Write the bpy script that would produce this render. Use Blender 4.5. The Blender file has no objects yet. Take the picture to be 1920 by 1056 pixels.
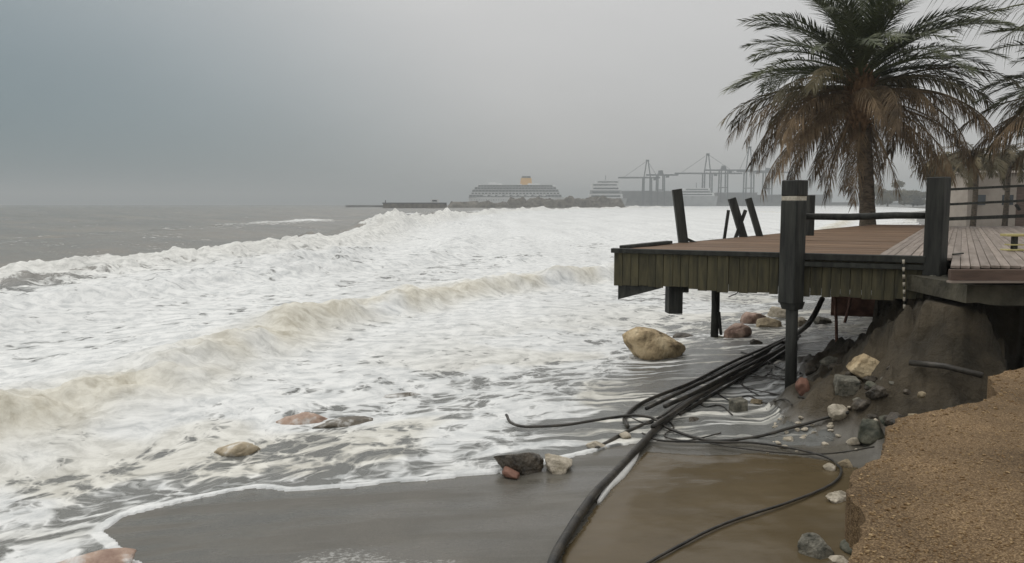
import bpy, bmesh, math, random
import numpy as np
from mathutils import Vector, Matrix

# ------------------------------------------------------------------ camera, world, sun, exposure
R = math.radians
scene = bpy.context.scene
col = scene.collection
F_PX, CX, CY, HORIZON = 1500.0, 960.0, 528.0, 383.0
EYE = Vector((0.0, 0.0, 3.2))
PITCH = math.atan((CY - HORIZON) / F_PX)

cam_data = bpy.data.cameras.new("camera")
cam = bpy.data.objects.new("camera", cam_data)
col.objects.link(cam)
cam.location = EYE
cam.rotation_euler = (R(90) - PITCH, 0, 0)
cam_data.sensor_width = 36.0
cam_data.lens = 36.0 * F_PX / 1920.0
cam_data.clip_start = 0.05
cam_data.clip_end = 20000
scene.camera = cam

SUN_EL, SUN_AZ = 58.0, -38.0          # azimuth measured from +Y towards +X
world = bpy.data.worlds.new("World")
scene.world = world
world.use_nodes = True


def build_world():
    nt = world.node_tree
    N, L = nt.nodes, nt.links
    N.clear()
    out = N.new('ShaderNodeOutputWorld')
    bg = N.new('ShaderNodeBackground')
    bg.inputs['Strength'].default_value = 0.1
    sky = N.new('ShaderNodeTexSky')
    sky.sky_type = 'NISHITA'
    sky.sun_disc = False
    sky.sun_elevation = R(SUN_EL)
    sky.sun_rotation = R(SUN_AZ)
    tc = N.new('ShaderNodeTexCoord')
    sep = N.new('ShaderNodeSeparateXYZ')
    L.new(tc.outputs['Generated'], sep.inputs[0])
    # overcast luminance: zenith three times the horizon
    lum = N.new('ShaderNodeMapRange')
    lum.inputs['From Min'].default_value = 0.0
    lum.inputs['From Max'].default_value = 1.0
    lum.inputs['To Min'].default_value = 0.495
    lum.inputs['To Max'].default_value = 1.08
    L.new(sep.outputs['Z'], lum.inputs['Value'])
    # the storm bank standing over the open sea
    dot = N.new('ShaderNodeVectorMath'); dot.operation = 'DOT_PRODUCT'
    L.new(tc.outputs['Generated'], dot.inputs[0])
    dot.inputs[1].default_value = Vector((-0.66, 0.74, -0.14)).normalized()
    bank = N.new('ShaderNodeMapRange'); bank.interpolation_type = 'SMOOTHSTEP'
    bank.inputs['From Min'].default_value = 0.66
    bank.inputs['From Max'].default_value = 1.0
    low = N.new('ShaderNodeMath'); low.operation = 'MULTIPLY_ADD'
    L.new(sep.outputs['Z'], low.inputs[0]); low.inputs[1].default_value = -0.22; L.new(dot.outputs['Value'], low.inputs[2])
    L.new(low.outputs[0], bank.inputs['Value'])
    noise = N.new('ShaderNodeTexNoise')
    noise.inputs['Scale'].default_value = 2.2
    noise.inputs['Detail'].default_value = 5
    mp = N.new('ShaderNodeMapping')
    mp.inputs['Scale'].default_value = (1, 1, 2.5)
    L.new(tc.outputs['Generated'], mp.inputs[0])
    L.new(mp.outputs[0], noise.inputs['Vector'])
    nr = N.new('ShaderNodeMapRange')
    nr.inputs['From Min'].default_value = 0.3
    nr.inputs['From Max'].default_value = 0.7
    nr.inputs['To Min'].default_value = 0.95
    nr.inputs['To Max'].default_value = 1.05
    L.new(noise.outputs['Fac'], nr.inputs['Value'])
    tint = N.new('ShaderNodeMix'); tint.data_type = 'RGBA'
    tint.inputs[6].default_value = (1.0, 0.988, 0.968, 1)
    tint.inputs[7].default_value = (0.25, 0.365, 0.415, 1)
    L.new(bank.outputs[0], tint.inputs[0])
    m1 = N.new('ShaderNodeMath'); m1.operation = 'MULTIPLY'
    L.new(lum.outputs[0], m1.inputs[0]); L.new(nr.outputs[0], m1.inputs[1])
    m2 = N.new('ShaderNodeMath'); m2.operation = 'MULTIPLY'
    L.new(m1.outputs[0], m2.inputs[0]); m2.inputs[1].default_value = 10.0
    sc = N.new('ShaderNodeVectorMath'); sc.operation = 'SCALE'
    L.new(tint.outputs[2], sc.inputs[0]); L.new(m2.outputs[0], sc.inputs['Scale'])
    mix = N.new('ShaderNodeMix'); mix.data_type = 'RGBA'
    mix.inputs[0].default_value = 0.95
    L.new(sky.outputs[0], mix.inputs[6]); L.new(sc.outputs[0], mix.inputs[7])
    L.new(mix.outputs[2], bg.inputs['Color'])
    L.new(bg.outputs[0], out.inputs[0])


build_world()

sun_data = bpy.data.lights.new("sun", 'SUN')
sun_data.energy = 0.9
sun_data.angle = R(40)
sun_data.color = (1.0, 0.97, 0.92)
sun = bpy.data.objects.new("sun", sun_data)
col.objects.link(sun)
_d = Vector((math.sin(R(SUN_AZ)) * math.cos(R(SUN_EL)), math.cos(R(SUN_AZ)) * math.cos(R(SUN_EL)), math.sin(R(SUN_EL))))
sun.rotation_euler = _d.to_track_quat('Z', 'Y').to_euler()
sun.location = (0, 0, 60)

vs = scene.view_settings
vs.view_transform = 'Standard'
vs.look = 'None'
vs.exposure = 0.0
vs.gamma = 1.0
vs.use_curve_mapping = False
scene.cycles.use_denoising = True
scene.cycles.max_bounces = 6
scene.cycles.volume_bounces = 0

rng = random.Random(11)

# ------------------------------------------------------------------ noise (numpy)
_prm = np.random.RandomState(5).permutation(4096)
_val = np.random.RandomState(6).rand(4096)


def _h(ix, iy, s):
    return _val[_prm[(_prm[(ix + s * 131) & 4095] + iy) & 4095]]


def vnoise(x, y, s=0):
    x = np.asarray(x, float); y = np.asarray(y, float)
    ix = np.floor(x).astype(np.int64); iy = np.floor(y).astype(np.int64)
    fx = x - ix; fy = y - iy
    ux = fx * fx * fx * (fx * (fx * 6 - 15) + 10); uy = fy * fy * fy * (fy * (fy * 6 - 15) + 10)
    a = _h(ix, iy, s); b = _h(ix + 1, iy, s); c = _h(ix, iy + 1, s); d = _h(ix + 1, iy + 1, s)
    return (a * (1 - ux) + b * ux) * (1 - uy) + (c * (1 - ux) + d * ux) * uy * 1.0


def fbm(x, y, s=0, o=4, gain=0.5):
    t = 0; a = 1.0; n = 0
    for i in range(o):
        t = t + a * vnoise(x * 2 ** i + 17.3 * i, y * 2 ** i - 9.1 * i, s + i); n += a; a *= gain
    return t / n                                    # 0..1, mean .5


def sstep(a, b, x):
    t = np.clip((x - a) / (b - a), 0, 1)
    return t * t * (3 - 2 * t)


def poly_sd(x, y, poly):
    """signed distance, positive inside"""
    x = np.asarray(x, float); y = np.asarray(y, float)
    d = np.full(x.shape, 1e9); ins = np.zeros(x.shape, bool)
    n = len(poly)
    for i in range(n):
        x0, y0 = poly[i]; x1, y1 = poly[(i + 1) % n]
        ex, ey = x1 - x0, y1 - y0
        t = np.clip(((x - x0) * ex + (y - y0) * ey) / (ex * ex + ey * ey + 1e-12), 0, 1)
        d = np.minimum(d, np.hypot(x - x0 - t * ex, y - y0 - t * ey))
        if abs(ey) > 1e-12:
            c = ((y0 > y) != (y1 > y)) & (x < ex * (y - y0) / ey + x0)
            ins ^= c
    return np.where(ins, d, -d)


# ------------------------------------------------------------------ where a point of the place stands
_fw = Vector((0, math.cos(PITCH), -math.sin(PITCH))); _up = Vector((0, math.sin(PITCH), math.cos(PITCH)))


def ray(px, py):
    return Vector((px - CX, 0, 0)) + _up * (CY - py) + _fw * F_PX


def at_z(px, py, z):
    d = ray(px, py)
    return EYE + d * ((z - EYE.z) / d.z)


def at_y(px, py, Y):
    d = ray(px, py)
    return EYE + d * (Y / d.y)


# ------------------------------------------------------------------ terrain
DECK_Z, PROM_Z = 2.5, 1.7
XL_Y = [1, 5, 8, 9, 12, 16, 20, 28, 45, 100, 280, 400, 700, 1000, 1600, 4000]
XL_X = [-8, -5.0, -3.8, -3.1, -1.2, 2.0, 5.0, 10, 19, 45, 132, 205, 330, 420, 500, 700]


def xl(Y):
    return np.interp(Y, XL_Y, XL_X)


PROM_EDGE = [at_z(px, py, PROM_Z) for px, py in
             [(1585, 1075), (1590, 1040), (1612, 1000), (1610, 950), (1595, 920), (1602, 885), (1648, 852),
              (1662, 808), (1682, 786), (1730, 772), (1780, 762), (1838, 754), (1872, 738), (1852, 706), (1925, 688)]]
PROM_POLY = [(-2.5, -6), (-1.6, 0.6), (-0.4, 1.5), (0.9, 2.4)] + [(p.x, p.y) for p in PROM_EDGE] + [(7, 7.7), (14, 8.2), (14, -6)]
BANK_POLY = [(5.7, 11.6), (5.35, 10.6), (5.15, 9.9), (5.3, 9.5), (5.65, 9.45), (5.8, 10.0), (5.95, 11.6), (6.3, 12.9), (8, 13.4), (16, 13.4), (60, 12), (60, 60), (26, 42),
             (15.5, 26), (11.0, 17.5), (7.6, 13.6)]


def terrain(X, Y, fine=True):
    X = np.asarray(X, float); Y = np.asarray(Y, float)
    s = X - xl(Y)
    z = np.where(s > 0, 0.55 * (1 - np.exp(-0.22 * np.maximum(s, 0))), np.maximum(0.1 * s, -4))
    z = z + np.where(Y > 30, np.clip(s - 6, 0, 60) * 0.03, 0)
    if fine:
        z = z + 0.05 * (fbm(X * 0.6, Y * 0.6, 3) - 0.5) + 0.015 * (fbm(X * 3, Y * 3, 4) - 0.5)
    b = poly_sd(X, Y, BANK_POLY)
    n = fbm(X * 1.3, Y * 1.3, 8, 5)
    n2 = fbm(X * 4.2, Y * 4.2, 9, 4)
    wid = 1.5 + 0.45 * sstep(5.6, 4.6, X)
    k = np.clip((b + 0.9 * (n - 0.5) + 0.4 * (n2 - 0.5) + wid) / wid, 0, 1)
    wc = sstep(5.6, 5.95, X + 0.5 * (n - 0.5))
    k = wc * sstep(0.66, 1.0, k) + (1 - wc) * k ** 1.75
    z = z + (1.98 - z) * k
    p = poly_sd(X, Y, PROM_POLY)
    k2 = sstep(0.02, 0.3, p + 0.2 * (n - 0.5))
    z = np.maximum(z, z + (PROM_Z - 0.3 - z) * k2)
    return z


def tz(x, y):
    return float(terrain(np.array([x]), np.array([y]))[0])


def at_ground(px, py, lift=0.0):
    z = 0.4
    for _ in range(14):
        p = at_z(px, py, z + lift)
        z = 0.5 * z + 0.5 * min(tz(p.x, p.y), 1.9)
    return Vector((p.x, p.y, z + lift))


# ------------------------------------------------------------------ materials
def new_mat(name):
    m = bpy.data.materials.new(name); m.use_nodes = True
    nt = m.node_tree; nt.nodes.clear()
    out = nt.nodes.new('ShaderNodeOutputMaterial'); b = nt.nodes.new('ShaderNodeBsdfPrincipled')
    nt.links.new(b.outputs[0], out.inputs[0])
    return m, nt, b


def surf(name, c1, c2, scale=4.0, rough=0.8, bump=0.3, bump_scale=None, stretch=(1, 1, 1), vary=0.0, spec=0.4,
         c3=None, obj_coord=True, dist=0.02, rough2=None):
    m, nt, b = new_mat(name)
    N, L = nt.nodes, nt.links
    tc = N.new('ShaderNodeTexCoord')
    mp = N.new('ShaderNodeMapping'); mp.inputs['Scale'].default_value = stretch
    if obj_coord:
        oi = N.new('ShaderNodeObjectInfo')
        ad = N.new('ShaderNodeVectorMath'); ad.operation = 'ADD'
        sc = N.new('ShaderNodeMath'); sc.operation = 'MULTIPLY'; sc.inputs[1].default_value = 37.0
        L.new(oi.outputs['Random'], sc.inputs[0])
        L.new(tc.outputs['Object'], ad.inputs[0]); L.new(sc.outputs[0], ad.inputs[1])
        L.new(ad.outputs[0], mp.inputs[0])
    else:
        g = N.new('ShaderNodeNewGeometry'); L.new(g.outputs['Position'], mp.inputs[0])
    n = N.new('ShaderNodeTexNoise'); n.inputs['Scale'].default_value = scale; n.inputs['Detail'].default_value = 7
    n.inputs['Roughness'].default_value = 0.6
    L.new(mp.outputs[0], n.inputs['Vector'])
    rp = N.new('ShaderNodeValToRGB'); e = rp.color_ramp.elements
    e[0].position = 0.34; e[0].color = (*c1, 1); e[1].position = 0.66; e[1].color = (*c2, 1)
    if c3:
        k = rp.color_ramp.elements.new(0.5); k.color = (*c3, 1)
    L.new(n.outputs['Fac'], rp.inputs[0])
    src = rp.outputs[0]
    if vary and obj_coord:
        hs = N.new('ShaderNodeHueSaturation')
        mr = N.new('ShaderNodeMapRange'); mr.inputs['To Min'].default_value = 1 - vary; mr.inputs['To Max'].default_value = 1 + vary
        L.new(oi.outputs['Random'], mr.inputs[0]); L.new(mr.outputs[0], hs.inputs['Value'])
        L.new(src, hs.inputs['Color']); src = hs.outputs[0]
    L.new(src, b.inputs['Base Color'])
    b.inputs['Roughness'].default_value = rough
    if rough2 is not None:
        rr = N.new('ShaderNodeMapRange'); rr.inputs['From Min'].default_value = 0.35; rr.inputs['From Max'].default_value = 0.65
        rr.inputs['To Min'].default_value = rough; rr.inputs['To Max'].default_value = rough2
        L.new(n.outputs['Fac'], rr.inputs[0]); L.new(rr.outputs[0], b.inputs['Roughness'])
    b.inputs['Specular IOR Level'].default_value = spec
    if bump:
        n2 = N.new('ShaderNodeTexNoise'); n2.inputs['Scale'].default_value = bump_scale or scale * 3; n2.inputs['Detail'].default_value = 6
        L.new(mp.outputs[0], n2.inputs['Vector'])
        bp = N.new('ShaderNodeBump'); bp.inputs['Strength'].default_value = bump; bp.inputs['Distance'].default_value = dist
        L.new(n2.outputs['Fac'], bp.inputs['Height']); L.new(bp.outputs[0], b.inputs['Normal'])
    return m


def sea_material():
    m, nt, b = new_mat('sea_water')
    N, L = nt.nodes, nt.links

    def attr(nm):
        a = N.new('ShaderNodeAttribute'); a.attribute_name = nm; return a.outputs['Fac']

    def math_(op, a, c=None, clamp=False):
        x = N.new('ShaderNodeMath'); x.operation = op; x.use_clamp = clamp
        for i, v in enumerate((a, c)):
            if v is None: continue
            if isinstance(v, (int, float)): x.inputs[i].default_value = v
            else: L.new(v, x.inputs[i])
        return x.outputs[0]

    foam, tint, streak = attr('foam'), attr('tint'), attr('streak')
    g = N.new('ShaderNodeNewGeometry')
    mp = N.new('ShaderNodeMapping'); mp.inputs['Scale'].default_value = (1, 1, 0.4)
    L.new(g.outputs['Position'], mp.inputs[0])
    warp = N.new('ShaderNodeTexNoise'); warp.inputs['Scale'].default_value = 0.9; warp.inputs['Detail'].default_value = 3
    L.new(mp.outputs[0], warp.inputs['Vector'])
    wsc = N.new('ShaderNodeVectorMath'); wsc.operation = 'MULTIPLY_ADD'
    L.new(warp.outputs['Color'], wsc.inputs[0]); wsc.inputs[1].default_value = (1.1, 1.1, 0); L.new(mp.outputs[0], wsc.inputs[2])
    n1 = N.new('ShaderNodeTexNoise'); n1.inputs['Scale'].default_value = 1.15; n1.inputs['Detail'].default_value = 8
    n1.inputs['Roughness'].default_value = 0.62
    L.new(wsc.outputs[0], n1.inputs['Vector'])
    v = N.new('ShaderNodeTexVoronoi'); v.feature = 'DISTANCE_TO_EDGE'; v.inputs['Scale'].default_value = 2.3
    L.new(wsc.outputs[0], v.inputs['Vector'])
    ve = N.new('ShaderNodeMapRange'); ve.inputs['From Min'].default_value = 0.0; ve.inputs['From Max'].default_value = 0.28
    ve.inputs['To Min'].default_value = 1.0; ve.inputs['To Max'].default_value = 0.0
    L.new(v.outputs['Distance'], ve.inputs[0])
    n1r = N.new('ShaderNodeMapRange'); n1r.inputs['From Min'].default_value = 0.27; n1r.inputs['From Max'].default_value = 0.73
    L.new(n1.outputs['Fac'], n1r.inputs[0])
    # streaks drawn out along the backwash
    ms = N.new('ShaderNodeMapping'); ms.inputs['Scale'].default_value = (0.35, 3.2, 1); ms.inputs['Rotation'].default_value = (0, 0, R(-12))
    L.new(wsc.outputs[0], ms.inputs[0])
    n3 = N.new('ShaderNodeTexNoise'); n3.inputs['Scale'].default_value = 1.4; n3.inputs['Detail'].default_value = 6
    L.new(ms.outputs[0], n3.inputs['Vector'])
    n3r = N.new('ShaderNodeMapRange'); n3r.inputs['From Min'].default_value = 0.27; n3r.inputs['From Max'].default_value = 0.73
    L.new(n3.outputs['Fac'], n3r.inputs[0])
    lw = math_('MULTIPLY_ADD', attr('lace'), 0.14); lw.node.inputs[2].default_value = 0.22
    pmx = N.new('ShaderNodeMix'); L.new(lw, pmx.inputs[0]); L.new(n1r.outputs[0], pmx.inputs[2])
    v2 = N.new('ShaderNodeTexVoronoi'); v2.feature = 'DISTANCE_TO_EDGE'; v2.inputs['Scale'].default_value = 6.5
    L.new(wsc.outputs[0], v2.inputs['Vector'])
    ve2 = N.new('ShaderNodeMapRange'); ve2.inputs['From Max'].default_value = 0.22; ve2.inputs['To Min'].default_value = 1.0; ve2.inputs['To Max'].default_value = 0.0
    L.new(v2.outputs['Distance'], ve2.inputs[0])
    vv = math_('MULTIPLY_ADD', ve2.outputs[0], 0.35); L.new(math_('MULTIPLY', ve.outputs[0], 0.75), vv.node.inputs[2])
    L.new(vv, pmx.inputs[3]); pat = pmx.outputs[0]
    pm = N.new('ShaderNodeMix'); L.new(streak, pm.inputs[0]); L.new(pat, pm.inputs[2]); L.new(n3r.outputs[0], pm.inputs[3])
    thr = math_('SUBTRACT', 1.0, foam)
    dlt = math_('SUBTRACT', pm.outputs[0], thr)
    mk = N.new('ShaderNodeMapRange'); mk.interpolation_type = 'SMOOTHSTEP'
    mk.inputs['From Min'].default_value = -0.10; mk.inputs['From Max'].default_value = 0.14
    L.new(dlt, mk.inputs[0])
    mask = mk.outputs[0]
    # colours: turbid water, white foam, foam stained by sand
    nw = N.new('ShaderNodeTexNoise'); nw.inputs['Scale'].default_value = 0.08; nw.inputs['Detail'].default_value = 4
    L.new(g.outputs['Position'], nw.inputs['Vector'])
    wr = N.new('ShaderNodeValToRGB'); e = wr.color_ramp.elements
    e[0].position = 0.35; e[0].color = (0.17, 0.163, 0.14, 1); e[1].position = 0.65; e[1].color = (0.235, 0.212, 0.172, 1)
    L.new(nw.outputs['Fac'], wr.inputs[0])
    nf = N.new('ShaderNodeTexNoise'); nf.inputs['Scale'].default_value = 2.6; nf.inputs['Detail'].default_value = 8; nf.inputs['Roughness'].default_value = 0.7
    L.new(wsc.outputs[0], nf.inputs['Vector'])
    fr = N.new('ShaderNodeValToRGB'); e = fr.color_ramp.elements
    e[0].position = 0.32; e[0].color = (0.52, 0.54, 0.54, 1); e[1].position = 0.58; e[1].color = (0.85, 0.86, 0.845, 1)
    L.new(nf.outputs['Fac'], fr.inputs[0])
    br = N.new('ShaderNodeValToRGB'); e = br.color_ramp.elements
    e[0].position = 0.3; e[0].color = (0.42, 0.37, 0.26, 1); e[1].position = 0.66; e[1].color = (0.76, 0.73, 0.62, 1)
    L.new(nf.outputs['Fac'], br.inputs[0])
    ml = N.new('ShaderNodeMapping'); ml.inputs['Rotation'].default_value = (0, 0, R(-24)); ml.inputs['Scale'].default_value = (0.55, 0.05, 1)
    L.new(g.outputs['Position'], ml.inputs[0])
    nl = N.new('ShaderNodeTexNoise'); nl.inputs['Scale'].default_value = 0.6; nl.inputs['Detail'].default_value = 6; nl.inputs['Roughness'].default_value = 0.65
    L.new(ml.outputs[0], nl.inputs['Vector'])
    nlr = N.new('ShaderNodeMapRange'); nlr.inputs['From Min'].default_value = 0.33; nlr.inputs['From Max'].default_value = 0.6
    nlr.inputs['To Min'].default_value = 0.86; nlr.inputs['To Max'].default_value = 1.0
    L.new(nl.outputs['Fac'], nlr.inputs[0])
    fsc = N.new('ShaderNodeVectorMath'); fsc.operation = 'SCALE'; L.new(fr.outputs[0], fsc.inputs[0]); L.new(nlr.outputs[0], fsc.inputs['Scale'])
    fm = N.new('ShaderNodeMix'); fm.data_type = 'RGBA'; L.new(tint, fm.inputs[0]); L.new(fsc.outputs[0], fm.inputs[6]); L.new(br.outputs[0], fm.inputs[7])
    wg = N.new('ShaderNodeMix'); wg.data_type = 'RGBA'; L.new(attr('inshore'), wg.inputs[0]); L.new(wr.outputs[0], wg.inputs[6]); wg.inputs[7].default_value = (0.155, 0.158, 0.148, 1)
    cm = N.new('ShaderNodeMix'); cm.data_type = 'RGBA'; L.new(mask, cm.inputs[0]); L.new(wg.outputs[2], cm.inputs[6]); L.new(fm.outputs[2], cm.inputs[7])
    L.new(cm.outputs[2], b.inputs['Base Color'])
    rm = N.new('ShaderNodeMapRange'); rm.inputs['To Min'].default_value = 0.22; rm.inputs['To Max'].default_value = 0.9
    L.new(mask, rm.inputs[0]); L.new(rm.outputs[0], b.inputs['Roughness'])
    b.inputs['IOR'].default_value = 1.33
    hgt = math_('ADD', math_('MULTIPLY', mask, 0.5), math_('MULTIPLY', nf.outputs['Fac'], 1.0))
    bp = N.new('ShaderNodeBump'); bp.inputs['Strength'].default_value = 0.55; bp.inputs['Distance'].default_value = 0.09
    L.new(hgt, bp.inputs['Height']); L.new(bp.outputs[0], b.inputs['Normal'])
    return m


def sand_material():
    m, nt, b = new_mat('wet_sand')
    N, L = nt.nodes, nt.links
    g = N.new('ShaderNodeNewGeometry')
    a = N.new('ShaderNodeAttribute'); a.attribute_name = 'earth'
    n = N.new('ShaderNodeTexNoise'); n.inputs['Scale'].default_value = 1.1; n.inputs['Detail'].default_value = 8; n.inputs['Roughness'].default_value = 0.6
    L.new(g.outputs['Position'], n.inputs['Vector'])
    r1 = N.new('ShaderNodeValToRGB'); e = r1.color_ramp.elements
    e[0].position = 0.3; e[0].color = (0.085, 0.08, 0.066, 1); e[1].position = 0.7; e[1].color = (0.125, 0.115, 0.095, 1)
    r2 = N.new('ShaderNodeValToRGB'); e = r2.color_ramp.elements
    e[0].position = 0.32; e[0].color = (0.026, 0.021, 0.012, 1); e[1].position = 0.68; e[1].color = (0.085, 0.066, 0.04, 1)
    L.new(n.outputs['Fac'], r1.inputs[0]); L.new(n.outputs['Fac'], r2.inputs[0])
    mx = N.new('ShaderNodeMix'); mx.data_type = 'RGBA'
    L.new(a.outputs['Fac'], mx.inputs[0]); L.new(r1.outputs[0], mx.inputs[6]); L.new(r2.outputs[0], mx.inputs[7])
    n2 = N.new('ShaderNodeTexNoise'); n2.inputs['Scale'].default_value = 70; n2.inputs['Detail'].default_value = 3
    L.new(g.outputs['Position'], n2.inputs['Vector'])
    gr = N.new('ShaderNodeMapRange'); gr.inputs['From Min'].default_value = 0.3; gr.inputs['From Max'].default_value = 0.7
    gr.inputs['To Min'].default_value = 0.8; gr.inputs['To Max'].default_value = 1.2
    L.new(n2.outputs['Fac'], gr.inputs[0])
    vm = N.new('ShaderNodeVectorMath'); vm.operation = 'SCALE'; L.new(mx.outputs[2], vm.inputs[0]); L.new(gr.outputs[0], vm.inputs['Scale'])
    bu = N.new('ShaderNodeAttribute'); bu.attribute_name = 'bubbles'
    nb = N.new('ShaderNodeTexNoise'); nb.inputs['Scale'].default_value = 26; nb.inputs['Detail'].default_value = 4; nb.inputs['Roughness'].default_value = 0.75
    mpb = N.new('ShaderNodeMapping'); mpb.inputs['Scale'].default_value = (0.8, 1.2, 1); L.new(g.outputs['Position'], mpb.inputs[0]); L.new(mpb.outputs[0], nb.inputs['Vector'])
    ad = N.new('ShaderNodeMath'); ad.operation = 'ADD'; L.new(nb.outputs['Fac'], ad.inputs[0]); L.new(bu.outputs['Fac'], ad.inputs[1])
    bmr = N.new('ShaderNodeMapRange'); bmr.inputs['From Min'].default_value = 0.66; bmr.inputs['From Max'].default_value = 0.80; bmr.inputs['To Max'].default_value = 0.55
    L.new(ad.outputs[0], bmr.inputs[0])
    bx_ = N.new('ShaderNodeMix'); bx_.data_type = 'RGBA'; L.new(bmr.outputs[0], bx_.inputs[0]); L.new(vm.outputs[0], bx_.inputs[6]); bx_.inputs[7].default_value = (0.6, 0.6, 0.57, 1)
    L.new(bx_.outputs[2], b.inputs['Base Color'])
    # films of water lie in streaks on the sand
    mp = N.new('ShaderNodeMapping'); mp.inputs['Scale'].default_value = (0.5, 2.4, 1); mp.inputs['Rotation'].default_value = (0, 0, R(8))
    L.new(g.outputs['Position'], mp.inputs[0])
    n3 = N.new('ShaderNodeTexNoise'); n3.inputs['Scale'].default_value = 1.2; n3.inputs['Detail'].default_value = 5
    L.new(mp.outputs[0], n3.inputs['Vector'])
    rr = N.new('ShaderNodeMapRange'); rr.inputs['From Min'].default_value = 0.4; rr.inputs['From Max'].default_value = 0.6
    rr.inputs['To Min'].default_value = 0.12; rr.inputs['To Max'].default_value = 0.55
    L.new(n3.outputs['Fac'], rr.inputs[0])
    ra = N.new('ShaderNodeMix'); L.new(a.outputs['Fac'], ra.inputs[0]); L.new(rr.outputs[0], ra.inputs[2]); ra.inputs[3].default_value = 0.92
    L.new(ra.outputs[0], b.inputs['Roughness'])
    bp = N.new('ShaderNodeBump'); bp.inputs['Strength'].default_value = 0.12; bp.inputs['Distance'].default_value = 0.02
    L.new(n2.outputs['Fac'], bp.inputs['Height'])
    bp2 = N.new('ShaderNodeBump'); bp2.inputs['Distance'].default_value = 0.3
    L.new(a.outputs['Fac'], bp2.inputs['Strength']); L.new(n.outputs['Fac'], bp2.inputs['Height']); L.new(bp.outputs[0], bp2.inputs['Normal'])
    L.new(bp2.outputs[0], b.inputs['Normal'])
    return m


def gravel_ground_material():
    m, nt, b = new_mat('aggregate_paving')
    N, L = nt.nodes, nt.links
    g = N.new('ShaderNodeNewGeometry')
    v = N.new('ShaderNodeTexVoronoi'); v.inputs['Scale'].default_value = 150
    L.new(g.outputs['Position'], v.inputs['Vector'])
    r = N.new('ShaderNodeValToRGB'); e = r.color_ramp.elements
    e[0].position = 0.0; e[0].color = (0.095, 0.059, 0.029, 1); e[1].position = 1.0; e[1].color = (0.34, 0.238, 0.132, 1)
    k = r.color_ramp.elements.new(0.55); k.color = (0.175, 0.115, 0.06, 1)
    sp = N.new('ShaderNodeSeparateColor'); L.new(v.outputs['Color'], sp.inputs[0]); L.new(sp.outputs[0], r.inputs[0])
    n = N.new('ShaderNodeTexNoise'); n.inputs['Scale'].default_value = 1.4; n.inputs['Detail'].default_value = 6
    L.new(g.outputs['Position'], n.inputs['Vector'])
    mr = N.new('ShaderNodeMapRange'); mr.inputs['From Min'].default_value = 0.3; mr.inputs['From Max'].default_value = 0.7
    mr.inputs['To Min'].default_value = 0.6; mr.inputs['To Max'].default_value = 1.2
    L.new(n.outputs['Fac'], mr.inputs[0])
    vm = N.new('ShaderNodeVectorMath'); vm.operation = 'SCALE'; L.new(r.outputs[0], vm.inputs[0]); L.new(mr.outputs[0], vm.inputs['Scale'])
    L.new(vm.outputs[0], b.inputs['Base Color'])
    b.inputs['Roughness'].default_value = 0.7
    b.inputs['Specular IOR Level'].default_value = 0.15
    bp = N.new('ShaderNodeBump'); bp.inputs['Strength'].default_value = 0.7; bp.inputs['Distance'].default_value = 0.008; bp.invert = True
    L.new(v.outputs['Distance'], bp.inputs['Height']); L.new(bp.outputs[0], b.inputs['Normal'])
    return m


M = {}
M['sea'] = sea_material()
M['sand'] = sand_material()
M['paving'] = gravel_ground_material()
M['mud'] = surf('muddy_water', (0.088, 0.066, 0.035), (0.114, 0.086, 0.047), 0.9, 0.22, 0.12, 9.0, obj_coord=False, dist=0.012, spec=0.2, stretch=(1, 2.2, 1))
M['puddle'] = surf('whitish_puddle', (0.5, 0.5, 0.47), (0.72, 0.72, 0.7), 5, 0.5, 0.2, 20, obj_coord=False)
M['pebble'] = surf('pebble', (0.12, 0.07, 0.032), (0.42, 0.31, 0.17), 40, 0.75, 0.0, obj_coord=False, c3=(0.2, 0.13, 0.065), spec=0.15)
M['ochre'] = surf('ochre_rock', (0.2, 0.15, 0.085), (0.66, 0.54, 0.35), 3.2, 0.85, 0.9, 9, dist=0.1, c3=(0.52, 0.4, 0.24))
M['pinkrock'] = surf('pink_rock', (0.2, 0.12, 0.09), (0.46, 0.33, 0.26), 5, 0.6, 0.8, 20, dist=0.05)
M['paleock'] = surf('pale_stone', (0.3, 0.26, 0.19), (0.58, 0.52, 0.42), 11, 0.85, 0.8, 34, dist=0.03)
M['darkrock'] = surf('dark_wet_rock', (0.03, 0.026, 0.02), (0.11, 0.09, 0.065), 7, 0.45, 0.8, 20, dist=0.05)
M['tanrock'] = surf('tan_rock', (0.2, 0.16, 0.1), (0.42, 0.34, 0.22), 7, 0.7, 0.8, 22, dist=0.05)
M['concrete'] = surf('wet_concrete', (0.06, 0.06, 0.046), (0.24, 0.225, 0.18), 12, 0.75, 0.9, 34, dist=0.03)
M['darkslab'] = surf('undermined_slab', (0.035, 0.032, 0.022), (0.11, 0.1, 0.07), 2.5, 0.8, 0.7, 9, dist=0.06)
M['greenrock'] = surf('algae_concrete', (0.025, 0.03, 0.018), (0.13, 0.125, 0.09), 9, 0.7, 0.6, 14, dist=0.04)
M['washpink'] = surf('washed_pink_rock', (0.24, 0.15, 0.11), (0.74, 0.74, 0.72), 3.4, 0.6, 0.6, 8, dist=0.05, c3=(0.42, 0.3, 0.23))
M['washdark'] = surf('washed_dark_rock', (0.05, 0.045, 0.036), (0.74, 0.74, 0.72), 3.4, 0.5, 0.6, 9, dist=0.05, c3=(0.14, 0.12, 0.09))
M['washtan'] = surf('washed_tan_rock', (0.25, 0.2, 0.13), (0.76, 0.75, 0.71), 3.4, 0.7, 0.5, 10, dist=0.05, c3=(0.44, 0.37, 0.26))
M['redrock'] = surf('red_brick_stone', (0.1, 0.045, 0.03), (0.25, 0.13, 0.09), 5, 0.75, 0.4, 14)
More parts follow.
